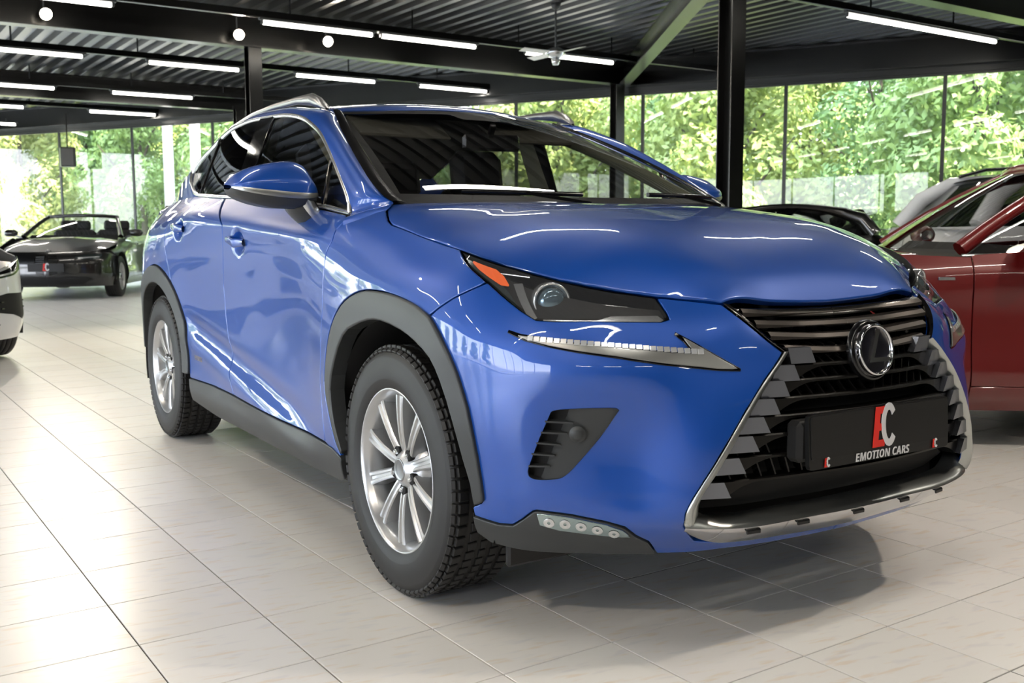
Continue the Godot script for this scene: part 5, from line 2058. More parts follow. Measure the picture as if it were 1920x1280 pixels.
func wheel_meshes(k: float, ax: Basis, plain: bool) -> Array:
	var out := []
	var mb := Mb.new()
	# tyre: section from the inner bead over the tread to the outer bead, grooves cut in
	var prof := [[0.222, -0.098], [0.236, -0.106], [0.27, -0.116], [0.31, -0.113], [0.334, -0.104], [0.344, -0.094]]
	for gx in [[-0.062, -0.052], [-0.022, -0.012], [0.022, 0.012], [0.062, 0.052]]:
		var a := minf(gx[0], gx[1])
		var b := maxf(gx[0], gx[1])
		prof.append_array([[0.3475, a - 0.001], [0.340, a + 0.001], [0.340, b - 0.001], [0.3475, b + 0.001]])
	prof.append_array([[0.344, 0.094], [0.334, 0.104], [0.322, 0.110], [0.319, 0.1095], [0.30, 0.1145], [0.275, 0.117], [0.262, 0.114], [0.259, 0.1155], [0.245, 0.110], [0.236, 0.106], [0.228, 0.100], [0.222, 0.094]])
	for p in prof:
		p[0] = p[0] * k
	mb.lathe(prof, Vector3.ZERO, ax, 96)
	out.append(["tire", mb.mesh(), M.tire])
	if not plain:
		mb = Mb.new()
		for i in 70:
			var a := TAU * i / 70
			var rb := Basis(Vector3(0, 0, 1), a)
			for sd in [-1.0, 1.0]:
				mb.box(rb * Vector3(0.3485 * k, 0, sd * 0.0785), Vector3(0.012, 0.025, 0.030), rb * Basis(Vector3(0, 1, 0), sd * 0.12), 0.002)
				mb.box(rb * Vector3(0.338 * k, 0, sd * 0.0985), Vector3(0.014, 0.025, 0.018), rb * Basis(Vector3(0, 1, 0), sd * 0.85), 0.002)
			for sd in [-0.037, 0.0, 0.037]:
				mb.box(rb * Basis(Vector3(0, 0, 1), 0.02) * Vector3(0.3490 * k, 0, sd), Vector3(0.008, 0.026, 0.025 if sd != 0.0 else 0.020), rb * Basis(Vector3(1, 0, 0), 0.15), 0.0015)
		out.append(["tread", mb.mesh(), M.tire])
	mb = Mb.new()
	mb.lathe([[0.205 * k, -0.095], [0.200 * k, -0.06], [0.203 * k, 0.04], [0.208 * k, 0.078], [0.216 * k, 0.086], [0.222 * k, 0.096], [0.229 * k, 0.1045], [0.2335 * k, 0.105], [0.236 * k, 0.100], [0.235 * k, 0.092]], Vector3.ZERO, ax, 64)
	out.append(["rim", mb.mesh(), M.alloy])
	mb = Mb.new()
	mb.lathe([[0.0, 0.02], [0.075, 0.02], [0.08, 0.012], [0.08, -0.002], [0.155, -0.002], [0.157, -0.01], [0.157, -0.024], [0.05, -0.026]], Vector3.ZERO, ax, 48)
	out.append(["brake_disc", mb.mesh(), M.steel])
	mb = Mb.new()
	mb.lathe([[0.204 * k, -0.085], [0.16, -0.075], [0.0, -0.07]], Vector3.ZERO, ax, 48)
	out.append(["back_plate", mb.mesh(), M.liner])
	# spokes: flat bars with a raised edge on both sides of a groove
	mb = Mb.new()
	var rows := []
	for q in [[0.045, 0.016, 0.072], [0.075, 0.0145, 0.080], [0.11, 0.015, 0.085], [0.15, 0.0165, 0.088], [0.19, 0.0185, 0.089], [0.214, 0.021, 0.088]]:
		var r: float = q[0] * k
		var h: float = q[1]
		var z: float = q[2]
		rows.append(PackedVector3Array([Vector3(r, -h * 1.25, z - 0.05), Vector3(r, -h, z - 0.004), Vector3(r, -h * 0.8, z), Vector3(r, -h * 0.42, z), Vector3(r, -h * 0.22, z - 0.006), Vector3(r, h * 0.22, z - 0.006), Vector3(r, h * 0.42, z), Vector3(r, h * 0.8, z), Vector3(r, h, z - 0.004), Vector3(r, h * 1.25, z - 0.05)]))
	var cols := []
	for c in rows[0].size():
		var col := PackedVector3Array()
		for r in rows:
			col.append(r[c])
		cols.append(col)
	mb.strips(cols)
	var sm := mb.mesh()
	for i in 10:
		out.append(["spoke", sm, M.alloy, TAU * i / 10])
	mb = Mb.new()
	mb.lathe([[0.033, 0.088], [0.036, 0.086], [0.046, 0.080], [0.060, 0.066], [0.078, 0.058], [0.09, 0.035]], Vector3.ZERO, ax, 40)
	out.append(["hub", mb.mesh(), M.alloy])
	mb = Mb.new()
	mb.lathe([[0.0, 0.086], [0.024, 0.0865], [0.027, 0.090], [0.032, 0.090], [0.034, 0.086]], Vector3.ZERO, ax, 32)
	out.append(["center_cap", mb.mesh(), M.cap])
	mb = Mb.new()
	mb.lathe([[0.0, 0.089], [0.006, 0.089], [0.008, 0.086], [0.0095, 0.06]], Vector3(0.057, 0, 0), ax, 6, true)
	var lm := mb.mesh()
	mb = Mb.new()
	mb.lathe([[0.0, 0.0785], [0.0140, 0.0785], [0.0155, 0.080], [0.017, 0.077], [0.018, 0.06]], Vector3(0.057, 0, 0), ax, 20)  # dark disc on the hub, painted shade in place of a recess
	var hm := mb.mesh()
	for i in 5:
		out.append(["lug_nut", lm, M.chrome_satin, TAU * i / 5])
		out.append(["lug_shade_disc", hm, M.liner, TAU * i / 5])
	return out

# ---------------------------------------------------------------- the other cars

class Wrap:
	var ss := []
	var xs := []
	var zs := []
	var prof := []
	var host: Node3D

	func point(s: float, y: float) -> Vector3:
		var a := absf(s)
		var i := 0
		while i < ss.size() - 2 and a > ss[i + 1]:
			i += 1
		var t: float = clampf((a - ss[i]) / (ss[i + 1] - ss[i]), 0.0, 1.0)
		t = t * t * (3.0 - 2.0 * t)
		var off: float = lerpf(host.hermite(prof[i][0], prof[i][1], y), host.hermite(prof[i + 1][0], prof[i + 1][1], y), t)
		var e := 0.04
		var d := Vector2(host.hermite(ss, xs, a + e) - host.hermite(ss, xs, a - e), host.hermite(ss, zs, a + e) - host.hermite(ss, zs, a - e)).normalized()
		var sg := -1.0 if s < 0.0 else 1.0
		return Vector3(host.hermite(ss, xs, a) + d.y * off, y, (host.hermite(ss, zs, a) - d.x * off) * sg)

	func s_at(x: float) -> float:
		for k in range(5, ss.size() - 1):
			if x <= xs[k] and x >= xs[k + 1]:
				return lerpf(ss[k], ss[k + 1], (xs[k] - x) / (xs[k] - xs[k + 1]))
		return ss[5]


# d: fo front overhang, tail rearmost x, w half width, wb wheelbase, hood_y nose height, cowl [x, y], belt rear height,
# roof [front x, rear x, height, half width], r wheel radius, paint, open (no roof), glass
func make_car(called: String, label: String, at: Vector3, turn: float, d: Dictionary) -> Dictionary:
	var car := thing(called, label, "car", at, turn)
	var fo: float = d.fo
	var wd: float = d.w
	var tail: float = d.tail
	var wr := Wrap.new()
	wr.host = self
	var ref := [[fo, 0.0], [fo - 0.02, wd * 0.30], [fo - 0.075, wd * 0.60], [fo - 0.19, wd * 0.82], [fo - 0.36, wd * 0.94], [fo - 0.62, wd * 0.99], [0.0, wd], [-0.9, wd - 0.005], [-d.wb, wd], [tail + 0.5, wd * 0.96], [tail + 0.22, wd * 0.86], [tail + 0.08, wd * 0.62], [tail + 0.02, wd * 0.3], [tail, 0.0]]
	var s := 0.0
	for k in ref.size():
		if k > 0:
			s += Vector2(ref[k][0] - ref[k - 1][0], ref[k][1] - ref[k - 1][1]).length()
		wr.ss.append(s)
		wr.xs.append(ref[k][0])
		wr.zs.append(ref[k][1])
	var hy: float = d.hood_y
	var by: float = d.cowl[1]
	var ty: float = d.belt
	var nose := [[0.16, 0.22, 0.32, 0.48, 0.6, hy, hy + 0.05, hy + 0.12, hy + 0.4], [-0.12, -0.06, 0.0, 0.01, 0.0, -0.05, -0.10, -0.22, -0.8]]
	var side_f := [[0.16, 0.24, 0.33, 0.5, 0.65, hy, hy + 0.08, by - 0.02, by + 0.06, by + 0.3], [-0.07, -0.03, 0.0, -0.004, -0.006, -0.012, -0.03, -0.11, -0.18, -0.4]]
	var side := [[0.16, 0.24, 0.33, 0.5, 0.68, by - 0.16, by - 0.09, by - 0.03, by + 0.03, by + 0.3], [-0.08, -0.025, 0.004, -0.012, -0.018, -0.012, -0.02, -0.06, -0.10, -0.2]]
	var rear := [[0.16, 0.24, 0.33, 0.5, 0.7, ty - 0.12, ty - 0.04, ty + 0.02, ty + 0.3], [-0.06, -0.02, 0.0, 0.0, -0.004, -0.02, -0.05, -0.10, -0.2]]
	wr.prof = [nose, nose, nose, nose, side_f, side_f, side_f, side, rear, rear, rear, rear, rear, rear]
	var w := Surf.new(-0.1, s, 100, 0.16, 1.25, 60, wr.point)
	var paint: Material = d.paint
	var rw: float = d.r + 0.055
	var arch := func(cx: float, a0: float, a1: float) -> PackedVector2Array:
		var o := PackedVector2Array()
		for k in 17:
			var a := deg_to_rad(lerpf(a0, a1, k / 16.0))
			o.append(Vector2(wr.s_at(cx + rw * cos(a)), d.r + rw * sin(a)))
		return o
	var low := 0.2
	var sa := wr.s_at(0.02)
	# front bumper up to the wheel, fender, door, quarter
	var af: PackedVector2Array = arch.call(0.0, -20.0, 62.0)
	var bp := PackedVector2Array([Vector2(0.0, low), Vector2(wr.s_at(rw * 0.94), low)])
	bp.append_array(af)
	bp.append_array(PackedVector2Array([Vector2(wr.s_at(0.28), d.hood_y - 0.06), Vector2(wr.ss[4], hy + 0.01), Vector2(wr.ss[3], hy + 0.03), Vector2(wr.ss[2], hy + 0.04), Vector2(0.0, hy + 0.04)]))
	part(car, "front_bumper", joined(panel(w, bp, 0.03, 0.0, 0.0015)), paint)
	var fp := PackedVector2Array([Vector2(wr.s_at(0.28), hy - 0.06)])
	var top_f := arch.call(0.0, 62.0, 198.0) as PackedVector2Array
	fp.append_array(top_f)
	var dx: float = d.get("door_start", -rw - 0.10)
	fp.append_array(PackedVector2Array([Vector2(wr.s_at(dx), low), Vector2(wr.s_at(dx), by - 0.03), Vector2(wr.s_at(-0.25), by - 0.01), Vector2(wr.ss[5], hy + 0.09), Vector2(wr.ss[4], hy + 0.05)]))
	both(car, "fender", panel(w, fp, 0.03, 0.0, 0.002), paint)
	var dr: float = d.get("door_end", -1.45)
	var dp := PackedVector2Array([Vector2(wr.s_at(dx), low + 0.1), Vector2(wr.s_at(dr), low + 0.1), Vector2(wr.s_at(dr), lerpf(by, ty, 0.6)), Vector2(wr.s_at(dx), by - 0.02)])
	var doors := both(car, "door", panel(w, dp, 0.03, 0.0, 0.0025), paint)
	both(car, "sill", panel(w, PackedVector2Array([Vector2(wr.s_at(dx), low + 0.1), Vector2(wr.s_at(-d.wb + rw + 0.05), low + 0.1), Vector2(wr.s_at(-d.wb + rw + 0.05), low - 0.02), Vector2(wr.s_at(dx), low - 0.02)]), 0.04, 0.002, 0.001), d.get("sill", paint))
	var ar: PackedVector2Array = arch.call(-d.wb, 198.0, -18.0)
	ar.reverse()
	var q2 := PackedVector2Array([Vector2(wr.s_at(dr), lerpf(by, ty, 0.6)), Vector2(wr.s_at(dr), low + 0.1)])
	q2.append_array(ar)
	q2.append_array(PackedVector2Array([Vector2(s - 0.01, low), Vector2(s - 0.01, ty - 0.01), Vector2(wr.ss[10], ty), Vector2(wr.ss[8], ty)]))
	both(car, "quarter_panel", panel(w, q2, 0.035, 0.0, 0.002), paint)
	# hood
	var cx: float = d.cowl[0]
	var hood := Surf.new(cx - 0.1, fo, 24, -wd, wd, 24, func(x: float, z: float) -> Vector3:
		var t := clampf((fo - 0.10 - x) / (fo - 0.10 - cx), -0.3, 1.2)
		var e := absf(z) / wd
		var y: float = hy + 0.03 + (by - hy - 0.03) * (1.0 - (1.0 - clampf(t, 0.0, 1.0)) ** 1.8) + (0.0 if t > 0.0 else t * 0.25)
		return Vector3(x, y - 0.10 * e ** 4 - 0.03 * e * e + 0.008 * cos(e * 9.0) * smoothstep(0.1, 0.5, t), z))
	var hpoly := PackedVector2Array([Vector2(fo - 0.085, 0.0), Vector2(fo - 0.11, wd * 0.3), Vector2(fo - 0.16, wd * 0.55), Vector2(fo - 0.3, wd * 0.74), Vector2(fo - 0.55, wd * 0.84), Vector2(0.0, wd * 0.88), Vector2(cx, wd * 0.86), Vector2(cx + 0.06, wd * 0.5), Vector2(cx + 0.08, 0.0)])
	for k in range(hpoly.size() - 2, 0, -1):
		hpoly.append(Vector2(hpoly[k].x, -hpoly[k].y))
	part(car, "hood", panel(hood, hpoly, 0.035, 0.0, 0.001, 0.004, 0.02), paint)
	# greenhouse
	var rf: Array = d.roof
	var base := []
	var top := []
	for k in 7:
		var t := k / 6.0
		base.append(Vector3(cx + 0.05 - 0.16 * t * t, by, wd * 0.83 * t))
		top.append(Vector3(rf[0] + 0.03 - 0.10 * t * t, rf[2] - 0.045 - 0.025 * t * t, rf[3] * t))
	var mb := Mb.new()
	var rows := []
	for r in 6:
		var t := r / 5.0
		var row := PackedVector3Array()
		for k in 13:
			var i := absi(k - 6)
			var p: Vector3 = base[i].lerp(top[i], t) + Vector3(0.02, 0.035, 0) * 4.0 * t * (1.0 - t) * 0.5
			row.append(p * (Vector3(1, 1, -1) if k < 6 else Vector3.ONE))
		rows.append(row)
	mb.loft(rows)
	part(car, "windshield", mb, M.windshield)
	# header and pillars
	mb = Mb.new()
	var hdr := PackedVector3Array()
	for k in 13:
		var i := absi(k - 6)
		hdr.append(top[i] * (Vector3(1, 1, -1) if k < 6 else Vector3.ONE))
	mb.tube(hdr, 0.03, 8)
	part(car, "header", mb, d.get("pillar", paint))
	mb = Mb.new()
	var pp := PackedVector3Array()
	for r in 6:
		pp.append(rows[r][12])
	mb.tube(pp, [0.04, 0.036, 0.034, 0.034, 0.034, 0.036], 8)
	both(car, "front_pillar", mb, d.get("pillar", paint))
	if not d.get("open", false):
		var rg := []
		for r in 9:
			var t := r / 8.0
			var row := PackedVector3Array()
			for k in 13:
				var z: float = (k - 6) / 6.0
				var x: float = lerpf(rf[0] + 0.03 - 0.10 * z * z, rf[1] + 0.05 * z * z, t)
				row.append(Vector3(x, rf[2] - 0.045 * absf(2.0 * t - 1.0) ** 2.2 - 0.028 * z * z - (0.03 * t * t), z * rf[3]))
			rg.append(row)
		mb = Mb.new()
		mb.loft(rg)
		part(car, "roof", mb, d.get("roof_mat", paint))
		var rail := PackedVector3Array()
		for r in 9:
			rail.append(rg[r][12])
		var tb := Vector3(tail + 0.30, ty, wd * 0.80)
		var rail_full := PackedVector3Array(rail)
		rail_full.append(rail[8].lerp(tb, 0.5) + Vector3(-0.03, 0.05, 0))
		rail_full.append(tb)
		mb = Mb.new()
		mb.tube(rail_full, [0.036, 0.034, 0.032, 0.032, 0.032, 0.034, 0.038, 0.045, 0.06, 0.075, 0.08], 8)
		both(car, "roof_side", mb, d.get("rail", paint))
		# side glass with its pillars
		mb = Mb.new()
		var lo := PackedVector3Array()
		var hi := PackedVector3Array()
		for r in 11:
			var t := r / 10.0
			var x := lerpf(cx - 0.11, tail + 0.32, t)
			lo.append(Vector3(x, lerpf(by, ty, t) - 0.03, wd * 0.875 - 0.04 * t))
			hi.append(rail_full[r])
		mb.loft([lo, hi])
		both(car, "side_window", mb, d.glass)
		mb = Mb.new()
		mb.tube(lo, 0.012, 6)
		both(car, "window_strip", mb, d.get("strip", M.chrome_satin))
		mb = Mb.new()
		mb.bar(lo[4], rail[4], 0.03, 0.09, Vector3(1, 0, 0))
		both(car, "door_pillar", mb, M.piano_black)
		var tg := [PackedVector3Array(), PackedVector3Array()]
		for k in 7:
			var z: float = (k - 3) / 3.0
			tg[0].append(Vector3(rf[1] + 0.05 * z * z, rf[2] - 0.105 - 0.02 * z * z, z * rf[3]))
			tg[1].append(Vector3(tail + 0.18 + 0.1 * z * z, ty - 0.02, z * wd * 0.8))
		mb = Mb.new()
		mb.loft(tg)
		part(car, "tail_window", mb, d.glass)
	# rear deck
	mb = Mb.new()
	var dk := []
	for r in 4:
		var row := PackedVector3Array()
		for k in 9:
			var z: float = (k - 4) / 4.0
			row.append(Vector3(lerpf(dr - 0.5 if d.get("open", false) else tail + 0.5, tail + 0.03 + 0.08 * z * z, r / 3.0), ty - 0.01 - 0.02 * z * z, z * wd * 0.86))
		dk.append(row)
	mb.loft(dk)
	part(car, "rear_deck", mb, paint)
	# seats, dash, floor, wheel houses
	mb = Mb.new()
	mb.box(Vector3(cx - 0.42, by - 0.10, 0), Vector3(0.5, 0.22, wd * 1.6), Basis(Vector3(0, 0, 1), 0.1), 0.06)
	part(car, "dashboard", mb, M.interior_dark)
	for q in [[cx - 1.15, 0.36], [cx - 1.15, -0.36], [cx - 1.95, 0.34], [cx - 1.95, -0.34]]:
		mb = Mb.new()
		mb.box(Vector3(q[0], 0.72, q[1]), Vector3(0.17, 0.72, 0.48), Basis(Vector3(0, 0, 1), 0.25), 0.05)
		mb.box(Vector3(q[0] - 0.12, 1.15, q[1]), Vector3(0.10, 0.18, 0.27), Basis(Vector3(0, 0, 1), 0.15), 0.035)
		part(car, "seat", mb, M.interior_dark)
	mb = Mb.new()
	mb.box(Vector3((fo + tail) * 0.5, 0.27, 0), Vector3(fo - tail - 0.5, 0.12, wd * 1.25), Basis.IDENTITY, 0.03)
	mb.box(Vector3(-d.wb * 0.5, 0.27, 0), Vector3(d.wb - 2.0 * rw - 0.05, 0.16, wd * 1.85), Basis.IDENTITY, 0.03)
	part(car, "floor_pan", mb, M.liner)
	for c in [0.0, -d.wb]:
		mb = Mb.new()
		var lr := [PackedVector3Array(), PackedVector3Array(), PackedVector3Array()]
		for k in 17:
			var a := deg_to_rad(-18.0 + k * 216.0 / 16.0)
			var dir := Vector3(cos(a), sin(a), 0)
			lr[0].append(Vector3(c, d.r, wd - 0.02) + dir * rw)
			lr[1].append(Vector3(c, d.r, wd - 0.28) + dir * rw)
			lr[2].append(Vector3(c, d.r, wd - 0.29) + dir * 0.05)
		mb.loft(lr)
		both(car, "wheel_liner", mb, M.liner)
		for sd in [1.0, -1.0]:
			wheel(car, "wheel", Vector3(c, d.r, (wd - 0.125) * sd), sd, 0.3, true, d.r, d.get("rim", null))
	# mirrors
	var mx: float = d.get("mirror_x", cx - 0.22)
	mb = Mb.new()
	var mr := []
	for q in [[0.0, 0.03, 0.05], [0.03, 0.055, 0.075], [0.10, 0.062, 0.085], [0.17, 0.055, 0.07], [0.20, 0.02, 0.03]]:
		var ring := PackedVector3Array()
		for k in 14:
			var a := TAU * k / 14
			ring.append(Vector3(mx + cos(a) * q[2] * 0.8, by + 0.06 + sin(a) * q[1], wd * 0.97 + q[0]))
		mr.append(ring)
	mb.loft(fine(mr, 2), true)
	mb.bar(Vector3(mx, by - 0.02, wd * 0.86), Vector3(mx, by + 0.03, wd * 1.03), 0.05, 0.03)
	mirrored_child(doors, "mirror", mb, d.get("mirror", paint))
	mb = Mb.new()
	mb.box(w.ev(wr.s_at(dr + 0.25), by - 0.13) + Vector3(0, 0, 0.02), Vector3(0.2, 0.025, 0.025), Basis.IDENTITY, 0.008)
	mirrored_child(doors, "handle", mb, paint)
	return {"car": car, "w": w, "wr": wr, "hood": hood, "doors": doors}


func front_plate(c: Dictionary, at: Vector3, size := 1.0) -> void:
	var pl := Node3D.new()
	pl.name = "number_plate"
	c.car.add_child(pl)
	pl.position = at
	var pb := Basis(Vector3(0, 0, -1), Vector3(0, 1, 0), Vector3(1, 0, 0))
	var mb := Mb.new()
	mb.prism(soften(v2([-0.26, -0.06, 0.26, -0.06, 0.26, 0.06, -0.26, 0.06]), 0.012), 0.014, Vector3(-0.014, 0, 0), pb)
	part(pl, "plate_face", mb, M.plate_black)
	ec_letters(pl, 0.085 * size, Vector3(0.0, 0.008, 0.0), pb, 0.001)


func build_other_cars() -> void:
	M.white_paint = coated(Color(0.86, 0.87, 0.88), 0.4, 0.0)
	M.black_paint = coated(Color(0.012, 0.012, 0.014), 0.3, 0.2)
	M.graphite_paint = coated(Color(0.10, 0.11, 0.115), 0.35, 0.5)
	M.red_paint = coated(Color(0.40, 0.0, 0.008), 0.45, 0.1)
	M.tail_red = coated(Color(0.6, 0.03, 0.03), 0.3, 0.0)

	# --- white car at the left edge, nose towards the blue car
	var a := atan2(0.66, 0.75)
	var c := make_car("white_car", "white car at the left edge, its nose turned to the blue car", Vector3(-4.86, 0, -7.8), -a, {"fo": 0.85, "tail": -3.6, "w": 0.92, "wb": 2.73, "hood_y": 0.78, "cowl": [-0.35, 1.02], "belt": 1.05, "roof": [-1.15, -2.9, 1.5, 0.58], "r": 0.34, "paint": M.white_paint, "glass": M.glass_dark})
	var car: Node3D = c.car
	var w: Surf = c.w
	var mb := Mb.new()
	both(car, "headlamp", panel(w, v2([0.47, 0.70, 0.60, 0.745, 0.86, 0.80, 1.06, 0.845, 1.02, 0.79, 0.92, 0.735, 0.78, 0.70, 0.62, 0.68, 0.50, 0.675]), 0.02, 0.004, 0.0, 0.002, 0.02), M.piano_black)
	both(car, "lamp_line", panel(w, v2([0.48, 0.712, 0.60, 0.742, 0.84, 0.79, 0.98, 0.82, 0.84, 0.775, 0.62, 0.728, 0.50, 0.70]), 0.02, 0.008, 0.0, 0.001, 0.01), M.led_cell)
	both(car, "lamp_line", panel(w, v2([0.56, 0.70, 0.76, 0.725, 0.88, 0.745, 0.76, 0.712, 0.58, 0.69]), 0.02, 0.008, 0.0, 0.001, 0.01), M.led_cell)
	var gr := panel(w, v2([0.0, 0.735, 0.30, 0.73, 0.44, 0.68, 0.40, 0.60, 0.30, 0.555, 0.0, 0.55]), 0.02, 0.004, 0.0, 0.002, 0.02)
	part(car, "grille", joined(gr), M.piano_black)
	mb = Mb.new()
	var star := w.ev(0.0, 0.645) + Vector3(0.012, 0, 0)
	mb.lathe([[0.072, 0.0], [0.076, 0.01], [0.084, 0.012], [0.09, 0.006], [0.092, -0.01]], star, Basis(Vector3(0, 0, 1), -PI / 2), 32)
	for k in 3:
		var e := TAU * k / 3.0
		mb.face([star + Vector3(0.004, cos(e) * 0.074, sin(e) * 0.074), star + Vector3(0.008, cos(e + 1.0472) * 0.014, sin(e + 1.0472) * 0.014), star + Vector3(0.008, cos(e - 1.0472) * 0.014, sin(e - 1.0472) * 0.014)], Vector3.RIGHT)
	part(car, "star_emblem", mb, M.chrome)
	mb = Mb.new()
	mb.bar(w.ev(0.10, 0.645) + Vector3(0.012, 0, 0), w.ev(0.40, 0.65) + Vector3(0.008, 0, 0), 0.012, 0.022)
	both(car, "grille_bar", mb, M.chrome)
	front_plate(c, w.ev(0.0, 0.47) + Vector3(0.016, 0, 0))
	both(car, "side_intake", panel(w, v2([0.52, 0.54, 0.66, 0.565, 0.88, 0.56, 0.915, 0.50, 0.90, 0.40, 0.84, 0.355, 0.70, 0.40, 0.56, 0.42]), 0.02, 0.003, 0.0, 0.002, 0.02), M.black)
	for q in [0.45, 0.50]:
		mb = Mb.new()
		mb.bar(w.ev(0.58, q) + w.nrm(0.58, q) * 0.006, w.ev(0.88, q) + w.nrm(0.88, q) * 0.006, 0.012, 0.010)
		both(car, "intake_slat", mb, M.piano_black)
	part(car, "lower_intake", joined(panel(w, v2([0.0, 0.36, 0.50, 0.36, 0.58, 0.33, 0.52, 0.27, 0.0, 0.27]), 0.03, 0.003, 0.0, 0.002, 0.02)), M.black)

	# --- black open car behind it
	c = make_car("convertible_car", "glossy black open-top car facing the camera by the left windows", Vector3(-7.15, 0, -16.2), -1.43, {"fo": 0.84, "tail": -3.7, "w": 0.92, "wb": 2.8, "hood_y": 0.70, "cowl": [-0.52, 0.96], "belt": 0.98, "roof": [-1.25, -2.6, 1.36, 0.56], "r": 0.33, "paint": M.black_paint, "glass": M.glass_side, "open": true})
	car = c.car
	w = c.w
	for sd in [1.0]:
		both(car, "kidney_grille", panel(w, v2([0.02, 0.69, 0.15, 0.69, 0.18, 0.62, 0.15, 0.40, 0.04, 0.38]), 0.02, 0.006, 0.0, 0.002, 0.02), M.grille_black)
	mb = Mb.new()
	for k in 9:
		var y := 0.42 + k * 0.03
		mb.bar(w.ev(0.03, y) + Vector3(0.008, 0, 0), w.ev(0.15, y) + Vector3(0.006, 0, 0), 0.006, 0.006)
	part(car, "grille_slats", joined(mb), M.piano_black).set_meta("kind", "stuff")
	both(car, "headlamp", panel(w, v2([0.40, 0.66, 0.56, 0.69, 0.84, 0.70, 0.80, 0.63, 0.62, 0.615, 0.44, 0.63]), 0.02, 0.005, 0.0, 0.002, 0.02), M.reflector_grey)
	both(car, "lamp_line", panel(w, v2([0.44, 0.645, 0.60, 0.655, 0.78, 0.66, 0.76, 0.645, 0.60, 0.64, 0.46, 0.634]), 0.02, 0.008, 0.0, 0.001, 0.01), M.led_cell)
	part(car, "lower_intake", joined(panel(w, v2([0.0, 0.36, 0.55, 0.37, 0.66, 0.33, 0.52, 0.24, 0.0, 0.24]), 0.03, 0.003, 0.0, 0.002, 0.02)), M.black)
	front_plate(c, w.ev(0.0, 0.50) + Vector3(0.02, 0, 0), 1.3)
	mb = Mb.new()
	mb.lathe([[0.0, 0.004], [0.036, 0.003], [0.04, -0.002]], Vector3(0.70, 0.748, 0.0), Basis(Vector3(0, 0, 1), -0.5), 20)
	part(car, "round_badge", mb, M.chrome_satin)

	# --- dark car half hidden behind the blue one
	c = make_car("dark_car", "dark grey car half hidden behind the blue car's tail", Vector3(-5.2, 0, -18.0), -2.2, {"fo": 0.85, "tail": -3.7, "w": 0.93, "wb": 2.8, "hood_y": 0.82, "cowl": [-0.45, 1.08], "belt": 1.10, "roof": [-1.2, -2.9, 1.62, 0.6], "r": 0.36, "paint": M.graphite_paint, "glass": M.glass_side})
	both(c.car, "headlamp", panel(c.w, v2([0.46, 0.72, 0.60, 0.76, 0.90, 0.80, 0.86, 0.72, 0.62, 0.69, 0.48, 0.68]), 0.02, 0.004, 0.0, 0.002, 0.02), M.reflector_grey)
	part(c.car, "grille", joined(panel(c.w, v2([0.0, 0.78, 0.36, 0.76, 0.38, 0.60, 0.32, 0.50, 0.0, 0.48]), 0.02, 0.004, 0.0, 0.002, 0.02)), M.grille_black)

	# --- red car on the right
	c = make_car("red_car", "red hatchback on the right, seen from its side", Vector3(1.504, 0, -5.596), PI - 0.117, {"fo": 0.80, "tail": -3.25, "w": 0.885, "wb": 2.56, "hood_y": 0.72, "cowl": [-0.58, 0.93], "belt": 0.98, "roof": [-1.25, -2.75, 1.385, 0.55], "door_start": -0.72, "mirror_x": -0.98, "r": 0.32, "paint": M.red_paint, "roof_mat": M.black_paint, "rail": M.red_paint, "glass": M.glass_side, "door_end": -1.5})
	car = c.car
	w = c.w
	var wr: Wrap = c.wr
	both(car, "headlamp", panel(w, v2([0.44, 0.66, 0.60, 0.70, 0.86, 0.74, 0.84, 0.66, 0.62, 0.62, 0.46, 0.61]), 0.02, 0.004, 0.0, 0.002, 0.02), M.reflector_grey)
	part(car, "grille", joined(panel(w, v2([0.0, 0.70, 0.38, 0.69, 0.46, 0.58, 0.36, 0.40, 0.0, 0.38]), 0.02, 0.004, 0.0, 0.002, 0.02)), M.grille_black)
	mb = Mb.new()
	var sb := wr.s_at(-0.60)
	mb.box(w.ev(sb, 0.80) + w.nrm(sb, 0.80) * 0.002, Vector3(0.075, 0.014, 0.004), Basis.IDENTITY, 0.0015)
	both(car, "side_badge", mb, M.chrome_satin)

	# --- white car behind the red one and a black car farther back
	c = make_car("white_roof_car", "white car behind the red hatchback, only its roof in sight", Vector3(6.9, 0, -8.8), 0.04, {"fo": 0.85, "tail": -3.6, "w": 0.92, "wb": 2.75, "hood_y": 0.80, "cowl": [-0.42, 1.03], "belt": 1.05, "roof": [-1.15, -2.95, 1.53, 0.6], "r": 0.34, "paint": M.white_paint, "glass": M.glass_dark})
	mb = Mb.new()
	var rp := PackedVector3Array([Vector3(-1.3, 1.52, 0.56), Vector3(-1.5, 1.565, 0.57), Vector3(-2.0, 1.58, 0.57), Vector3(-2.6, 1.555, 0.56), Vector3(-2.85, 1.49, 0.55)])
	mb.tube(rp, 0.016, 8)
	both(c.car, "roof_rail", mb, M.piano_black)
	c = make_car("black_car", "small black car whose roof shows above the blue hood", Vector3(1.15, 0, -11.4), PI - 0.05, {"fo": 0.85, "tail": -2.95, "w": 0.90, "wb": 2.3, "hood_y": 0.72, "cowl": [-0.5, 0.95], "belt": 0.97, "roof": [-1.3, -2.4, 1.30, 0.56], "r": 0.33, "paint": M.black_paint, "glass": M.glass_side, "strip": M.chrome})

# ---------------------------------------------------------------- outdoors

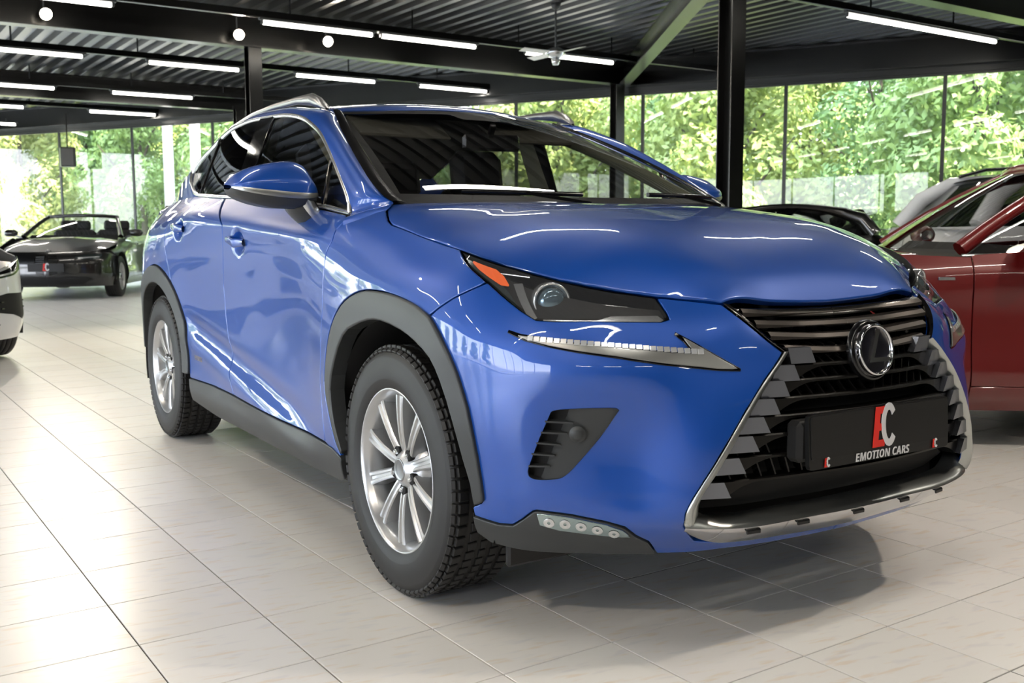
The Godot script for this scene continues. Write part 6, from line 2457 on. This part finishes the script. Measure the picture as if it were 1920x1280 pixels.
func leaf_crown(sd: int, tall: float, wide: float, blobs: int, per: int, size: float) -> ArrayMesh:
	var rng := RandomNumberGenerator.new()
	rng.seed = sd
	var v := PackedVector3Array()
	var n := PackedVector3Array()
	var ix := PackedInt32Array()
	for b in blobs:
		var h := 0.06 + 0.9 * (b + rng.randf()) / blobs
		var a := rng.randf() * TAU
		var reach := wide * (1.0 - 0.55 * absf(h - 0.4) ** 1.5 * 2.0) * rng.randf_range(0.3, 0.75)
		var c := Vector3(cos(a) * reach, h * tall, sin(a) * reach)
		var r := rng.randf_range(0.55, 0.95) * wide * 0.45
		for k in per:
			var d := Vector3(rng.randfn(), rng.randfn() * 0.75 + 0.15, rng.randfn()).normalized()
			var p := c + d * r * rng.randf_range(0.72, 1.05)
			var nn := (d + Vector3(rng.randfn(), rng.randfn() + 0.4, rng.randfn()) * 0.5).normalized()
			var t := nn.cross(Vector3(rng.randfn(), rng.randfn(), rng.randfn())).normalized()
			var q := nn.cross(t)
			var s := size * rng.randf_range(0.7, 1.3)
			var i0 := v.size()
			# a pointed leaf folded a little along its rib
			v.append_array([p - t * s, p + q * s * 0.45 - nn * s * 0.12, p + t * s, p - q * s * 0.45 - nn * s * 0.12])
			for e in 4:
				n.append(nn)
			ix.append_array([i0, i0 + 1, i0 + 2, i0, i0 + 2, i0 + 3])
	var arr := []
	arr.resize(Mesh.ARRAY_MAX)
	arr[Mesh.ARRAY_VERTEX] = v
	arr[Mesh.ARRAY_NORMAL] = n
	arr[Mesh.ARRAY_INDEX] = ix
	var m := ArrayMesh.new()
	m.add_surface_from_arrays(Mesh.PRIMITIVE_TRIANGLES, arr)
	return m


func build_outside() -> void:
	var gr := structure("ground", "pale ground outside the glass walls")
	M.ground = mat(Color(0.60, 0.60, 0.57), 0.95)
	var mb := Mb.new()
	mb.face([Vector3(-120, -0.22, -120), Vector3(120, -0.22, -120), Vector3(120, -0.22, 80), Vector3(-120, -0.22, 80)], Vector3.UP)
	part(gr, "ground_plane", mb, M.ground)
	var crowns := [leaf_crown(3, 8.0, 2.3, 34, 560, 0.095), leaf_crown(8, 7.2, 2.5, 34, 560, 0.10), leaf_crown(21, 8.6, 2.2, 36, 520, 0.09)]
	var greens := []
	for c in [Color(0.52, 0.58, 0.30), Color(0.46, 0.55, 0.29), Color(0.57, 0.60, 0.35), Color(0.42, 0.53, 0.30)]:
		var m := mat(c, 0.6)
		m.cull_mode = BaseMaterial3D.CULL_DISABLED
		m.backlight_enabled = true
		m.backlight = c * 0.8
		greens.append(m)
	M.bark = mat(Color(0.30, 0.26, 0.22), 0.9)
	mb = Mb.new()
	mb.tube(PackedVector3Array([Vector3(0, -0.3, 0), Vector3(0.05, 1.2, 0.02), Vector3(-0.04, 3.0, 0.05), Vector3(0.0, 5.5, 0.0)]), [0.13, 0.11, 0.08, 0.03], 8)
	for k in 5:
		var a := k * 2.4
		mb.tube(PackedVector3Array([Vector3(0, 1.5 + k * 0.6, 0), Vector3(cos(a) * 0.7, 2.3 + k * 0.65, sin(a) * 0.7), Vector3(cos(a) * 1.5, 3.2 + k * 0.6, sin(a) * 1.5)]), [0.05, 0.035, 0.012], 6)
	var trunk := mb.mesh()
	var rng := RandomNumberGenerator.new()
	rng.seed = 77
	var places := []
	for row in 4:
		var t := -20.0 + (row % 2) * 2.3
		var k := 0
		while t < 44.0:
			places.append([t + rng.randf_range(-0.4, 0.4), 5.2 + row * 4.6 + rng.randf_range(-0.5, 0.5), row, k])
			t += 4.7
			k += 1
	for k in 12:
		places.append([-999.0, k, 9, k])
	var hue := ["yellow-green", "mid green", "pale green", "fresh green"]
	var rowname := ["in the line nearest the glass wall", "in the second line behind the glass", "in the third line behind the glass", "in the last line behind the glass"]
	for p in places:
		var at := wall_at(p[0], -0.2, p[1])
		var where := ""
		if p[2] == 9:
			at = Vector3(-42.0 - rng.randf() * 4.0, -0.2, 16.0 - p[1] * 5.5)
			where = "outside the left side windows"
		else:
			where = rowname[p[2]]
		var col := rng.randi() % 4
		var o := thing("tree", "%s leafy tree, %s from the left %s" % [hue[col], ORD[p[3]], where], "tree", at, rng.randf() * TAU, "trees outside the glass walls")
		var s := rng.randf_range(0.9, 1.1)
		part(o, "trunk", trunk, M.bark)
		var c := part(o, "crown", crowns[rng.randi() % 3], greens[col])
		c.scale = Vector3(s, s, s)
		c.set_meta("kind", "stuff")
	# two white posts outside
	for t in [[-8.3, -24.9, "left"], [-7.55, -24.6, "right"]]:
		var o := thing("white_post", "tall white post outside the left windows, the %s one of two" % t[2], "post", Vector3(t[0], -0.2, t[1]), 0.0, "white posts outside")
		M.post = mat(Color(0.9, 0.9, 0.9), 0.5)
		mb = Mb.new()
		mb.box(Vector3(0, 2.4, 0), Vector3(0.2, 4.8, 0.2), Basis.IDENTITY, 0.02)
		part(o, "shaft", mb, M.post)
		mb = Mb.new()
		mb.box(Vector3(0, 0.05, 0), Vector3(0.4, 0.1, 0.4), Basis.IDENTITY, 0.02)
		part(o, "foot", mb, M.post)
